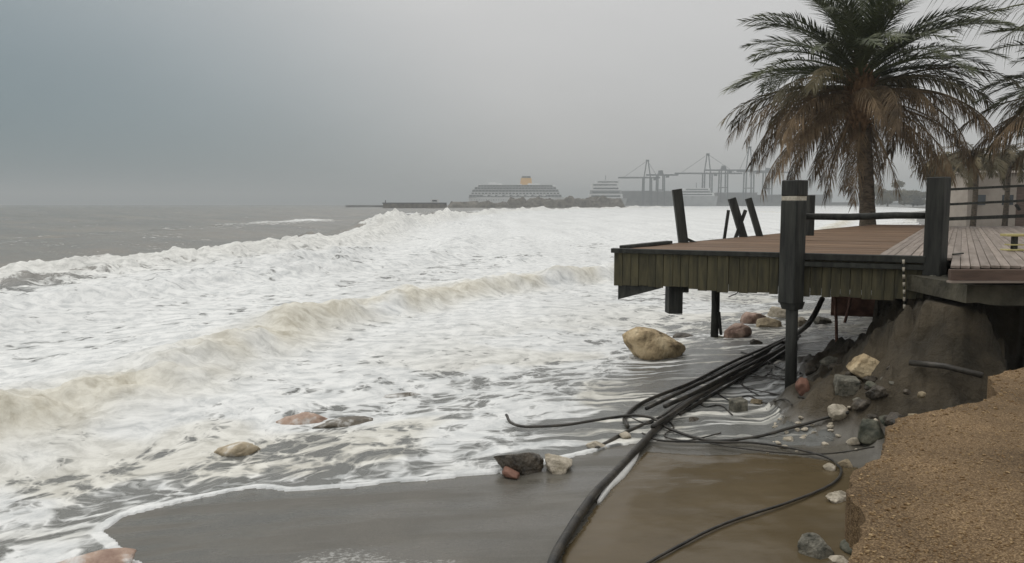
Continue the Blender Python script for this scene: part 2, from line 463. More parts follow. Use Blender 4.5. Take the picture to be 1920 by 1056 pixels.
M['fascia'] = surf('stained_board', (0.036, 0.034, 0.02), (0.10, 0.088, 0.045), 3.0, 0.75, 0.35, 8, stretch=(4, 4, 0.7), vary=0.14, dist=0.01)
M['beam'] = surf('dark_timber', (0.012, 0.013, 0.011), (0.042, 0.044, 0.036), 4, 0.7, 0.4, 10, stretch=(3, 3, 1), vary=0.2, dist=0.01)
M['post'] = surf('weathered_post', (0.009, 0.010, 0.009), (0.042, 0.043, 0.036), 3, 0.72, 0.5, 9, stretch=(4, 4, 0.5), vary=0.15, dist=0.012)
M['deckplank'] = surf('brown_deck_plank', (0.1, 0.058, 0.03), (0.21, 0.13, 0.074), 2.4, 0.65, 0.3, 8, stretch=(0.5, 5, 5), vary=0.16, dist=0.008)
M['walkplank'] = surf('grey_boardwalk_plank', (0.19, 0.155, 0.125), (0.33, 0.275, 0.235), 2.0, 0.6, 0.3, 8, stretch=(0.5, 5, 5), vary=0.2, dist=0.008)
M['redbeam'] = surf('red_brown_beam', (0.06, 0.04, 0.03), (0.15, 0.1, 0.075), 3, 0.65, 0.3, 9, stretch=(0.5, 3, 3), dist=0.008)
M['rope'] = surf('pale_rope', (0.35, 0.31, 0.24), (0.6, 0.56, 0.47), 20, 0.9, 0.3, 40)
M['redpole'] = surf('rust_pole', (0.12, 0.055, 0.038), (0.23, 0.12, 0.085), 6, 0.7, 0.2, 20)
M['pipe'] = surf('black_pipe', (0.010, 0.010, 0.009), (0.06, 0.052, 0.04), 7, 0.45, 0.3, 30)
M['trunk'] = surf('palm_bark', (0.045, 0.036, 0.026), (0.16, 0.125, 0.09), 5, 0.9, 0.8, 12, stretch=(1, 1, 2.2), dist=0.05)
M['leafbase'] = surf('leaf_base_fibre', (0.07, 0.042, 0.022), (0.24, 0.145, 0.075), 5, 0.9, 0.8, 14, stretch=(2, 2, 0.6), dist=0.06)
M['green'] = surf('palm_leaf', (0.03, 0.04, 0.016), (0.1, 0.112, 0.048), 1.4, 0.5, 0.0, vary=0.25)
M['olive'] = surf('olive_palm_leaf', (0.062, 0.055, 0.022), (0.15, 0.115, 0.055), 0.9, 0.6, 0.0, vary=0.25)
M['dry'] = surf('dry_palm_leaf', (0.065, 0.045, 0.025), (0.235, 0.165, 0.095), 1.6, 0.75, 0.0, vary=0.28)
M['farleaf'] = surf('far_foliage', (0.06, 0.058, 0.03), (0.15, 0.13, 0.07), 0.6, 0.8, 0.0, vary=0.2)
M['farpalm'] = surf('far_palm_leaf', (0.075, 0.065, 0.033), (0.17, 0.135, 0.075), 0.6, 0.8, 0.0, vary=0.2)
M['white'] = surf('white_paint', (0.72, 0.73, 0.73), (0.82, 0.82, 0.81), 0.2, 0.5, 0.0)
M['shipgrey'] = surf('ship_cabin_grey', (0.3, 0.31, 0.31), (0.42, 0.43, 0.43), 0.15, 0.6, 0.0)
M['glass'] = surf('dark_window', (0.03, 0.04, 0.045), (0.08, 0.09, 0.1), 0.3, 0.2, 0.0)
M['funnel'] = surf('yellow_funnel', (0.75, 0.42, 0.1), (0.85, 0.52, 0.16), 0.2, 0.5, 0.0)
M['steel'] = surf('crane_steel', (0.06, 0.065, 0.07), (0.11, 0.115, 0.12), 0.3, 0.6, 0.0)
M['rubble'] = surf('breakwater_rock', (0.09, 0.083, 0.072), (0.24, 0.215, 0.18), 0.4, 0.9, 0.5, 1.0, dist=0.5)
M['quay'] = surf('quay_concrete', (0.13, 0.13, 0.13), (0.22, 0.22, 0.21), 0.1, 0.9, 0.0)
M['wall'] = surf('pale_wall', (0.3, 0.26, 0.22), (0.42, 0.37, 0.32), 0.6, 0.85, 0.2, 4)
M['yellow'] = surf('faded_yellow', (0.42, 0.36, 0.14), (0.56, 0.5, 0.24), 8, 0.6, 0.1, 30)


# ------------------------------------------------------------------ mesh helpers
class MB:
    def __init__(s):
        s.v = []; s.f = []; s.m = []

    def add(s, vs_, fs_, mi=0):
        o = len(s.v); s.v += [tuple(p) for p in vs_]; s.f += [tuple(i + o for i in f) for f in fs_]; s.m += [mi] * len(fs_)
        return s

    def box(s, c, size, rz=0.0, mi=0, rot=None, taper=1.0):
        a, b, h = size[0] / 2, size[1] / 2, size[2] / 2
        mt = rot if rot is not None else Matrix.Rotation(rz, 3, 'Z')
        P = []
        for k, z in enumerate((-h, h)):
            t = taper if k else 1.0
            for x, y in ((-a, -b), (a, -b), (a, b), (-a, b)):
                P.append(Vector(c) + mt @ Vector((x * t, y * t, z)))
        return s.add(P, [(3, 2, 1, 0), (4, 5, 6, 7), (0, 1, 5, 4), (1, 2, 6, 5), (2, 3, 7, 6), (3, 0, 4, 7)], mi)

    def bar(s, p, q, w, h=None, mi=0, up=Vector((0, 0, 1)), t=1.0):
        p, q = Vector(p), Vector(q); h = h or w
        d = (q - p).normalized()
        x = d.cross(up)
        if x.length < 1e-4: x = d.cross(Vector((1, 0, 0)))
        x.normalize(); y = x.cross(d).normalized()
        P = []
        for c, k in ((p, 1.0), (q, t)):
            for a, b in ((-1, -1), (1, -1), (1, 1), (-1, 1)):
                P.append(c + x * (a * w / 2 * k) + y * (b * h / 2 * k))
        return s.add(P, [(3, 2, 1, 0), (4, 5, 6, 7), (0, 1, 5, 4), (1, 2, 6, 5), (2, 3, 7, 6), (3, 0, 4, 7)], mi)

    def tube(s, pts, r, n=8, mi=0, cap=True):
        pts = [Vector(p) for p in pts]; rs = r if isinstance(r, (list, tuple)) else [r] * len(pts)
        P = []; up = Vector((0, 0, 1))
        ref = None
        for i, p in enumerate(pts):
            d = (pts[min(i + 1, len(pts) - 1)] - pts[max(i - 1, 0)]).normalized()
            if ref is None:
                ref = d.cross(up)
                if ref.length < 1e-3: ref = d.cross(Vector((1, 0, 0)))
            ref = (ref - d * ref.dot(d)).normalized(); y = d.cross(ref)
            for k in range(n):
                a = 2 * math.pi * k / n
                P.append(p + ref * (rs[i] * math.cos(a)) + y * (rs[i] * math.sin(a)))
        Fc = []
        for i in range(len(pts) - 1):
            for k in range(n):
                k2 = (k + 1) % n
                Fc.append((i * n + k, i * n + k2, (i + 1) * n + k2, (i + 1) * n + k))
        if cap:
            Fc.append(tuple(reversed(range(n)))); Fc.append(tuple((len(pts) - 1) * n + k for k in range(n)))
        return s.add(P, Fc, mi)

    def prism(s, poly, z0, z1, mi=0):
        n = len(poly)
        P = [(x, y, z0) for x, y in poly] + [(x, y, z1) for x, y in poly]
        Fc = [tuple(reversed(range(n))), tuple(range(n, 2 * n))] + [(i, (i + 1) % n, n + (i + 1) % n, n + i) for i in range(n)]
        return s.add(P, Fc, mi)

    def mesh(s, name, mats, smooth=False, bevel=0.0):
        me = bpy.data.meshes.new(name)
        me.from_pydata(s.v, [], s.f)
        for m in (mats if isinstance(mats, (list, tuple)) else [mats]): me.materials.append(m)
        me.polygons.foreach_set('material_index', s.m)
        bm = bmesh.new(); bm.from_mesh(me)
        bmesh.ops.recalc_face_normals(bm, faces=bm.faces)
        if bevel:
            bmesh.ops.bevel(bm, geom=[e for e in bm.edges if len(e.link_faces) == 2 and e.calc_face_angle(0) > 0.5], offset=bevel, segments=1, affect='EDGES')
        bm.to_mesh(me); bm.free()
        if smooth: me.polygons.foreach_set('use_smooth', [True] * len(me.polygons))
        return me

    def build(s, name, mats, parent=None, smooth=False, bevel=0.0):
        return link(name, s.mesh(name, mats, smooth, bevel), parent)


def link(name, data, parent=None, loc=None):
    o = bpy.data.objects.new(name, data); col.objects.link(o)
    if parent is not None: o.parent = parent
    if loc is not None: o.location = loc
    return o


def tag(o, label=None, cat=None, group=None, kind=None):
    if label: o['label'] = label
    if cat: o['category'] = cat
    if group: o['group'] = group
    if kind: o['kind'] = kind
    return o


def thing(name, label, cat, loc=(0, 0, 0), group=None):
    o = link(name, None, None, loc); o.empty_display_size = 0.3
    return tag(o, label, cat, group)


def spline(pts, n=10):
    pts = [Vector(p) for p in pts]; out = []
    q = [pts[0] * 2 - pts[1]] + pts + [pts[-1] * 2 - pts[-2]]
    for i in range(1, len(q) - 2):
        for k in range(n):
            t = k / n
            out.append(0.5 * ((2 * q[i]) + (q[i + 1] - q[i - 1]) * t + (2 * q[i - 1] - 5 * q[i] + 4 * q[i + 1] - q[i + 2]) * t * t
                              + (3 * q[i] - q[i - 1] - 3 * q[i + 1] + q[i + 2]) * t ** 3))
    return out + [pts[-1]]


def grid_mesh(name, X, Y, Z, mat, attrs=None, smooth=True, keep=None):
    r, c = X.shape
    co = np.stack([X, Y, Z], -1).reshape(-1, 3).astype(np.float32)
    idx = np.arange(r * c).reshape(r, c)
    q = np.stack([idx[:-1, :-1], idx[:-1, 1:], idx[1:, 1:], idx[1:, :-1]], -1).reshape(-1, 4)
    if keep is not None:
        kq = (keep[:-1, :-1] | keep[:-1, 1:] | keep[1:, 1:] | keep[1:, :-1]).reshape(-1)
        q = q[kq]
        used = np.unique(q); remap = np.full(r * c, -1); remap[used] = np.arange(len(used))
        q = remap[q]; co = co[used]
    else:
        used = np.arange(r * c)
    me = bpy.data.meshes.new(name)
    me.vertices.add(len(co)); me.vertices.foreach_set('co', co.ravel())
    me.loops.add(q.size); me.loops.foreach_set('vertex_index', q.ravel().astype(np.int32))
    me.polygons.add(len(q)); me.polygons.foreach_set('loop_start', np.arange(0, q.size, 4, dtype=np.int32))
    me.polygons.foreach_set('use_smooth', np.full(len(q), smooth))
    me.update(calc_edges=True)
    for k, v in (attrs or {}).items():
        a = me.attributes.new(k, 'FLOAT', 'POINT'); a.data.foreach_set('value', v.reshape(-1)[used].astype(np.float32))
    me.materials.append(mat)
    return link(name, me)


# ------------------------------------------------------------------ the beach and land
def rows(d0, d1, n_inv, l0, l1, n_log):
    a = 1.0 / np.linspace(1 / d0, 1 / d1, n_inv)
    b = np.exp(np.linspace(math.log(l0), math.log(l1), n_log))
    r = np.unique(np.round(np.concatenate([a, b]), 3))
    keep = [r[0]]
    for v in r[1:]:
        if v - keep[-1] > 0.004 * keep[-1] * 0.5: keep.append(v)
    return np.array(keep)


ty = rows(2.2, 60, 260, 2.2, 2200, 160)
tu = np.concatenate([np.linspace(-1.3, -0.45, 40), np.linspace(-0.44, 0.75, 330), np.linspace(0.76, 1.7, 50)])
TY, TU = np.meshgrid(ty, tu, indexing='ij')
TX = TU * TY
TZ = terrain(TX, TY)
earth = np.clip(sstep(0.5, 0.72, TZ + 0.25 * (fbm(TX * 2.2, TY * 2.2, 16, 4) - 0.5)) * (TY < 40) + sstep(-0.1, 0.1, poly_sd(TX, TY, PROM_POLY)), 0, 1)
bub = -0.5 + sstep(6.9, 6.1, TY + 0.9 * (fbm(TX * 0.8, TY * 0.8, 15, 4) - 0.5)) * sstep(0.6, -0.4, TX) * sstep(-3.2, -2.0, TX) * 0.72
beach = tag(grid_mesh('beach', TX, TY, TZ, M['sand'], {'earth': earth, 'bubbles': bub}), kind='structure')

# ------------------------------------------------------------------ the sea
EDGE_PX = [(330, 1110), (262, 1056), (222, 1022), (196, 996), (232, 972), (330, 944), (400, 930), (468, 917), (540, 921), (640, 916), (720, 908), (800, 903),
           (880, 890), (945, 888), (1000, 880), (1080, 858), (1160, 838), (1240, 826), (1320, 832), (1400, 829), (1480, 836), (1545, 842), (1585, 800), (1612, 745),
           (1575, 700), (1600, 655), (1650, 625)]
EDGE = [at_ground(px, py) for px, py in EDGE_PX]
SEA_POLY = [(-80, 1.5), (-4.2, 1.5)] + [(p.x, p.y) for p in EDGE] + [(7.6, 16.0), (11.5, 22), (15, 30), (24, 45), (51, 100), (140, 280), (214, 400), (340, 700), (430, 1000), (520, 1600), (760, 4600), (-9000, 4600), (-9000, 1.5)]

XB_Y = [3, 12, 24, 30, 38, 46, 60, 80, 110, 150, 200, 260, 330, 450, 700, 4000]
XB_X = [-40, -29, -22.5, -18.5, -14.2, -11.8, -11.6, -11.8, -12, -11.5, -8, -1, 14, 55, 160, 300]
X2_Y = [3, 6, 9, 11.2, 13.6, 17, 20.6, 27.5, 33, 45, 80, 200, 4000]
X2_X = [-15, -11.5, -8.8, -7.2, -6.0, -5.4, -4.9, -1.1, 4.0, 11.5, 31, 86, 300]


def sea_fields(X, Y):
    tb = X - np.interp(Y, XB_Y, XB_X) + 1.6 * (fbm(Y * 0.12, X * 0.02, 21, 3) - 0.5) + 0.8 * (fbm(Y * 0.6, X * 0.1, 22, 3) - 0.5)
    t2 = X - np.interp(Y, X2_Y, X2_X) + 1.0 * (fbm(Y * 0.35, X * 0.05, 23, 3) - 0.5) + 0.35 * (fbm(Y * 1.6, X * 0.3, 24, 3) - 0.5)
    lump = fbm(X * 0.9, Y * 0.9, 30, 5, 0.6) - 0.5
    big = fbm(X * 0.22, Y * 0.22, 31, 4) - 0.5
    far = np.clip(Y / 60.0, 0.4, 2.2)
    ab = np.interp(Y, [3, 20, 30, 45, 60, 90, 120, 170, 220, 300, 500, 900], [0.3, 0.5, 0.75, 0.95, 1.15, 1.5, 1.75, 1.6, 1.3, 1.5, 1.2, 0.5])
    ab = ab * (0.30 + 1.5 * fbm(Y * 0.05, X * 0 + 3, 33, 4))
    prof = np.where(tb < 0, np.exp(-(tb / 5.5) ** 2), 0.72 * np.exp(-(tb / 1.7) ** 2) + 0.28 * np.exp(-(tb / 6.0) ** 2))
    z = ab * prof
    crest = np.exp(-(tb / 2.0) ** 2)
    z = z + crest * ab * 0.85 * lump * np.clip(far, 0.8, 2)
    a2 = np.interp(Y, [3, 8, 12, 30, 60, 150], [0.16, 0.28, 0.32, 0.4, 0.5, 0.4]) * (0.5 + 1.0 * fbm(Y * 0.13, X * 0 + 7, 36, 3))
    p2 = np.where(t2 < 0, np.exp(-(t2 / 2.6) ** 2), np.exp(-(t2 / 0.75) ** 2))
    z = z + a2 * p2
    c2 = np.exp(-(t2 / 0.9) ** 2)
    z = z + c2 * 0.45 * lump + np.exp(-((t2 + 1.0) / 1.6) ** 2) * 0.16 * lump
    for q, (o3, sd3, a3) in enumerate(((4.5, 71, 0.5), (8.0, 73, 0.42), (-7.0, 75, 0.55), (12.0, 77, 0.3))):
        t3 = tb - o3 + 2.2 * (fbm(Y * 0.16, X * 0 + q, sd3, 3) - 0.5)
        seg = sstep(0.46, 0.66, fbm(Y * 0.075 + q * 9, X * 0.03, sd3 + 1, 3)) * sstep(12, 20, Y)
        p3 = np.where(t3 < 0, np.exp(-(t3 / 2.2) ** 2), np.exp(-(t3 / 0.9) ** 2))
        z = z + a3 * seg * p3 * (1 + 1.2 * lump)
    # offshore swell rows parallel to the breakers
    off = sstep(1.0, -8.0, tb)
    z = z + off * (0.5 * np.sin(tb * 0.21 + 2.0 * big) + 0.45 * big) * 0.9 + off * 0.12 * lump
    inn = 1 - off
    z = z + inn * (0.10 * lump + 0.16 * big)
    return z, tb, t2, lump, big


sy = rows(3.0, 400, 430, 9, 4500, 400)
su = np.concatenate([np.linspace(-1.5, -0.75, 50), np.linspace(-0.745, 0.66, 470), np.linspace(0.67, 1.2, 36)])
SY, SU = np.meshgrid(sy, su, indexing='ij')
SX = SU * SY
Zs, tb, t2, lump, big = sea_fields(SX, SY)
sd = poly_sd(SX, SY, SEA_POLY)
rag = 0.20 * (fbm(SX * 1.7, SY * 1.7, 41, 4) - 0.5) + 0.05 * (fbm(SX * 7, SY * 7, 42, 3) - 0.5)
ter = terrain(SX, SY)
sdr = np.minimum(sd + rag * np.clip(SY / 10, 0.6, 3), (0.50 - ter) * 5 + 12 * (SY > 40))
# the swash: a thin sheet that climbs the sand and ends in a lip
lip = 0.016 * np.exp(-((sdr - 0.07) / 0.09) ** 2)
film = ter + 0.008 + 0.10 * sstep(0.0, 2.4, sdr) + lip + 0.05 * lump * sstep(0.1, 1.5, sdr)
right_film = sstep(0.0, 1.0, SX - (-0.45 + (SY - 9) * 0.37) + 0.5 * (fbm(SX, SY, 44, 3) - 0.5)) * sstep(18, 14.5, SY)      # shallow backwash under the pipes
film = film - right_film * 0.06 * sstep(0.0, 2.4, sdr)
w = sstep(1.2, 4.5, sdr)
Zsea = film * (1 - w) + np.maximum(Zs + 0.12, film) * w
Zsea = np.where(sdr > 0, Zsea, ter - 0.06 + 0.9 * np.clip(sdr, -0.5, 0))
# foam cover
alng = fbm(tb * 0.55, SY * 0.07, 52, 4) - 0.5
foam = np.full(SX.shape, 0.80) + 0.5 * alng * sstep(5, 10, tb + 0 * SY) - 0.05 * sstep(60, 30, SY)
foam = np.where(t2 > 0, 0.82 - 0.14 * sstep(2, 7, t2), foam)
foam = foam + 0.16 * np.exp(-((t2 + 0.3) / 1.6) ** 2) - 0.26 * np.exp(-((t2 - 1.5) / 0.6) ** 2) * 0.4
foam = foam + (0.30 + 0.35 * sstep(7, 2, sdr)) * big
near_shore = sstep(4.0, 0.6, sdr)
foam = foam - 0.13 * near_shore
foam = foam + 0.07 * sstep(40, 90, SY)
# left end of the breaker: ragged, water between the foam
foam = foam - 0.34 * sstep(-14.5, -19, SX) * sstep(42, 30, SY) * sstep(18, 24, SY)
foam = np.where(right_film > 0, foam * (1 - right_film) + (0.40 + 0.25 * big) * right_film, foam)
foam = np.maximum(foam, 0.98 * np.exp(-((sdr - 0.06) / 0.10) ** 2) * (1 - right_film * sstep(-0.3, 0.5, SX - 1.2)))
seaward = sstep(-1.0, -2.6, tb + 1.2 * lump)
offf = 0.10 + 0.42 * np.clip(big + 0.02, -0.3, 0.4) + 0.22 * sstep(160, 300, SY) * sstep(-60, 10, SX)
offf = offf + 0.75 * np.exp(-((tb + 24) / 5.0) ** 2) * sstep(70, 160, SY) * sstep(0.46, 0.56, fbm(SX * 0.03, SY * 0.012, 55, 3))
foam = foam * (1 - seaward) + offf * seaward
foam = np.maximum(foam, 0.97 * np.exp(-(tb / 1.5) ** 2) * sstep(20, 30, SY))
foam = np.clip(foam, 0, 1)
tint = 0.75 * np.exp(-((t2 - 0.15) / 0.95) ** 2) * sstep(0.25, 0.6, fbm(SX * 0.5, SY * 0.5, 61, 3) + 0.12)
tint = tint + 0.5 * sstep(6.5, 1.0, sdr) * sstep(0.42, 0.6, fbm(SX * 0.5, SY * 0.5, 62, 3))
tint = np.clip(tint + 0.22 * np.exp(-(tb / 2.5) ** 2), 0, 1)
streak = np.clip(right_film * 0.85 + 0.35 * sstep(3.0, 0.5, sdr), 0, 0.9)
sea = tag(grid_mesh('sea', SX, SY, Zsea, M['sea'], {'foam': foam, 'tint': tint, 'streak': streak, 'inshore': sstep(-1.0, 3.0, tb), 'lace': sstep(9.0, 2.0, sdr)}, keep=sdr > -1.0), kind='structure')

# ------------------------------------------------------------------ the muddy pool between pipe and promenade
POOL_PX = [(1015, 1090), (1048, 1030), (1100, 948), (1155, 887), (1212, 830), (1250, 832), (1330, 840), (1420, 838), (1500, 846), (1560, 858), (1625, 880), (1680, 1000), (1680, 1090)]
pp = [at_z(px, py, 0.47) for px, py in POOL_PX]
pool_outline = [(p.x, p.y) for p in pp] + [(1.9, 2.6), (0.3, 3.2)]
gx, gy = np.meshgrid(np.linspace(-0.6, 4.2, 150), np.linspace(2.6, 9.4, 200))
gsd = poly_sd(gx, gy, pool_outline) + 0.1 * (fbm(gx * 1.4, gy * 1.4, 71, 4) - 0.5)
gz = np.maximum(terrain(gx, gy), 0.0)
gz = np.where(gsd > 0, gz + 0.008 + 0.014 * sstep(0, 0.4, gsd), gz - 0.05)
pool = tag(grid_mesh('muddy_pool', gx, gy, gz, M['mud'], keep=gsd > -0.08), kind='structure')

# ------------------------------------------------------------------ promenade
def resample(poly, step):
    out = []
    n = len(poly)
    for i in range(n):
        a = Vector((*poly[i], 0)); b = Vector((*poly[(i + 1) % n], 0))
        k = max(1, int((b - a).length / step))
        for j in range(k):
            p = a.lerp(b, j / k)
            j1 = 0.11 * (float(fbm(np.array([p.x * 4]), np.array([p.y * 4]), 81, 5, 0.65)[0]) - 0.5)
            j2 = 0.11 * (float(fbm(np.array([p.x * 4]), np.array([p.y * 4]), 82, 5, 0.65)[0]) - 0.5)
            out.append((p.x + j1, p.y + j2))
    return out


prom_out = resample(PROM_POLY, 0.035)
mb = MB(); mb.prism(prom_out, PROM_Z - 0.24, PROM_Z)
prom = tag(mb.build('promenade', M['paving']), kind='structure')


def pebble_field():
    base = []
    for i in range(5):
        bm = bmesh.new(); bmesh.ops.create_icosphere(bm, subdivisions=1, radius=1)
        r_ = random.Random(i)
        for v in bm.verts: v.co *= 0.75 + 0.5 * r_.random()
        bm.verts.index_update()
        base.append((np.array([v.co[:] for v in bm.verts]), np.array([[v.index for v in f.verts] for f in bm.faces])))
        bm.free()
    rs = np.random.RandomState(3)
    n = 15000
    u = rs.rand(n); Y = 1 / (1 / 3.0 + u * (1 / 8.6 - 1 / 3.0)); X = 0.9 + rs.rand(n) * 5.6
    ok = (poly_sd(X, Y, prom_out) > 0.03) & (X < 0.68 * Y + 0.4)
    X, Y = X[ok], Y[ok]
    S = 0.003 + 0.006 * rs.rand(len(X)) ** 2.2
    ex, ey = 0.9 + rs.rand(26000) * 5.6, 3.0 + rs.rand(26000) * 5.4
    ed = poly_sd(ex, ey, prom_out)
    eok = (ed > 0.01) & (rs.rand(26000) < 0.8 * np.exp(-ed / 0.10) + 0.012)
    X = np.concatenate([X, ex[eok]]); Y = np.concatenate([Y, ey[eok]])
    S = np.concatenate([S, 0.004 + 0.011 * rs.rand(int(eok.sum())) ** 3])
    V, Fc, o = [], [], 0
    for i in range(len(X)):
        bv, bf = base[i % 5]
        s = S[i]
        a = rs.rand() * 6.28; c, sn = math.cos(a), math.sin(a)
        p = bv * np.array([s * 1.3, s, s * 0.7])
        q = np.stack([p[:, 0] * c - p[:, 1] * sn + X[i], p[:, 0] * sn + p[:, 1] * c + Y[i], p[:, 2] + PROM_Z + s * 0.25], -1)
        V.append(q); Fc.append(bf + o); o += len(bv)
    V = np.concatenate(V); Fc = np.concatenate(Fc)
    me = bpy.data.meshes.new('gravel')
    me.from_pydata(V.tolist(), [], Fc.tolist()); me.materials.append(M['pebble'])
    return tag(link('gravel', me), 'loose brown gravel scattered over the broken promenade', 'gravel', kind='stuff')


pebble_field()

# ------------------------------------------------------------------ wooden deck
A = at_z(1153, 467, DECK_Z); B = at_z(1735, 482, DECK_Z); C = at_z(1640, 421, DECK_Z)
S0 = at_z(1650, 476, DECK_Z); S1 = at_z(1735, 425, DECK_Z)
ab = (B - A).normalized(); ac = (C - A).normalized(); nrm = Vector((-ab.y, ab.x, 0))          # nrm points to the back
LAB = (B - A).length
deck = thing('wooden_deck', 'broken dark wooden deck on stilts, left hanging over the surf', 'deck', (A.x, A.y, 0))
DO = Vector((A.x, A.y, 0))


def part(mbx, name, mat, parent=None, **k):
    """mesh given in world coordinates, hung under a thing whose empty stands at DO"""
    par = parent or deck
    o = mbx.build(name, mat, par, **k)
    base = par
    off = Vector((0, 0, 0))
    while base is not None:
        off += base.location; base = base.parent
    o.data.transform(Matrix.Translation(-off))
    return o


zt = DECK_Z - 0.045
x = 0.0; i = 0
while x < LAB - 0.02:
    wd = 0.115 + 0.05 * rng.random(); wd = min(wd, LAB - x)
    jut = rng.uniform(-0.008, 0.012)
    lo = zt - 0.50 - 0.03 * rng.random() - (0.03 if 0.3 < x / LAB < 0.9 else 0)
    c = A + ab * (x + wd / 2) - nrm * (0.02 + jut)
    m_ = MB(); m_.box((c.x, c.y, (zt + lo) / 2), (wd - 0.004, 0.035, zt - lo), math.atan2(ab.y, ab.x))
    part(m_, 'fascia_board', M['fascia'], bevel=0.004)
    x += wd; i += 1
m_ = MB(); m_.bar(A + nrm * 0.035 + Vector((0, 0, -0.28)), B + nrm * 0.035 + Vector((0, 0, -0.28)), 0.05, 0.40); part(m_, 'rim_joist', M['beam'])
# dark edge beams on top of the fascia
pc = A.lerp(B, 0.59)
m_ = MB(); m_.bar(A - nrm * 0.05 - ab * 0.03 + Vector((0, 0, -0.02)), pc - nrm * 0.05 + Vector((0, 0, -0.02)), 0.12, 0.07); part(m_, 'edge_beam', M['beam'], bevel=0.006)
m_ = MB(); m_.bar(pc - nrm * 0.06 + Vector((0, 0, -0.03)), B - nrm * 0.06 + Vector((0, 0, -0.03)), 0.16, 0.09); part(m_, 'edge_beam', M['beam'], bevel=0.006)
m_ = MB(); m_.bar(pc - nrm * 0.10 + Vector((0, 0, -0.135)), B - nrm * 0.10 + Vector((0, 0, -0.135)), 0.05, 0.07); part(m_, 'edge_rail', M['beam'], bevel=0.006)
# side edge beam from the corner to the palm
m_ = MB(); m_.bar(A + ac * 0.1 + Vector((0, 0, -0.12)), C + Vector((0, 0, -0.12)), 0.08, 0.24); part(m_, 'side_beam', M['beam'], bevel=0.006)
m_ = MB(); m_.bar(A + ac * 0.15 + Vector((0.05, 0, 0.025)), A + ac * 1.9 + Vector((0.05, 0, 0.035)), 0.12, 0.05); part(m_, 'curb_board', M['beam'], bevel=0.006)
# deck planks across the strip between the side edge and the boardwalk
bd = (S1 - S0).normalized()


def hit(p, d, q, e):
    den = d.x * e.y - d.y * e.x
    t = ((q.x - p.x) * e.y - (q.y - p.y) * e.x) / den
    return p + d * t


k = 0.02
while True:
    p0 = A + nrm * k
    l = hit(p0, ab, A, ac); r = hit(p0, ab, S0, bd)
    if l.y > C.y - 0.1: break
    if k < 0.8 and (r - l).dot(ab) > LAB: r = p0 + ab * LAB
    m_ = MB(); z_ = DECK_Z - 0.016 + rng.uniform(-0.004, 0.004)
    L_ = (r - l).length
    me_ = MB(); me_.box((0, 0, 0), (L_ + rng.uniform(-0.02, 0.03), 0.138, 0.03)); o = me_.build('plank', M['deckplank'], deck, bevel=0.004)
    mid = (l + r) / 2
    o.location = (mid.x - DO.x, mid.y - DO.y, z_); o.rotation_euler = (rng.uniform(-.004, .004), rng.uniform(-.001, .001), math.atan2(ab.y, ab.x))
    k += 0.147
# joists below
for q in (0.9, 2.4, 4.2, 6.5, 9.0, 12.0):
    p0 = A + nrm * q
    l = hit(p0, ab, A, ac); r = hit(p0, ab, S0, bd)
    m_ = MB(); m_.bar(l + Vector((0, 0, -0.16)), r + Vector((0, 0, -0.16)), 0.1, 0.24); part(m_, 'joist', M['beam'])
# broken beam end hanging under the free corner
pa = at_z(1162, 532, 0) ; 
q0 = A + ab * 0.06 + nrm * 0.05; q1 = A + ab * 0.72 + nrm * 0.05
m_ = MB()
z0 = zt - 0.52
v = [q0 + Vector((0, 0, 0)), q1]
P = []
for off in (-0.05, 0.05):
    for (c, za, zb) in ((q0, z0 + 0.04, z0 - 0.23), (q1, z0 + 0.04, z0 - 0.03)):
        P += [Vector((c.x, c.y, za)) + nrm * off, Vector((c.x, c.y, zb)) + nrm * off]
m_.add(P, [(0, 1, 3, 2), (4, 6, 7, 5), (0, 2, 6, 4), (1, 5, 7, 3), (0, 4, 5, 1), (2, 3, 7, 6)])
part(m_, 'broken_beam', M['beam'])


def vpost(px, y_top, y_bot, Y, w, name, mat, rz=0.5, parent=None, d=None):
    t = at_y(px, y_top, Y); b_ = at_y(px, y_bot, Y)
    m = MB(); m.box((t.x, t.y, (t.z + b_.z) / 2), (w, d or w, t.z - b_.z), rz)
    return part(m, name, mat, parent, bevel=0.008)


# stub of a snapped stilt and a whole stilt
Yf = lambda px: hit(Vector((0, 0, 0)), Vector(((px - CX), F_PX, 0)).normalized(), A, ab).y
vpost(1264, 535, 587, Yf(1264) + 0.25, 0.22, 'snapped_stilt', M['post'], 0.1)
vpost(1284, 536, 548, Yf(1284) + 0.25, 0.1, 'beam_stub', M['beam'], 0.2)
yb = Yf(1344) + 1.1
m_ = MB(); t = at_y(1342, 520, yb); b_ = at_y(1342, 632, yb)
m_.tube([(t.x, t.y, t.z), (t.x + .01, t.y, (t.z + b_.z) / 2), (t.x, t.y, b_.z)], [0.068, 0.066, 0.062], 10); part(m_, 'stilt', M['post'], smooth=True)
m_ = MB(); t2_ = at_y(1347, 585, yb - 0.05); b2_ = at_y(1352, 628, yb - 0.05); m_.bar(t2_, b2_, 0.07, 0.05, t=0.7); part(m_, 'splint', M['post'])
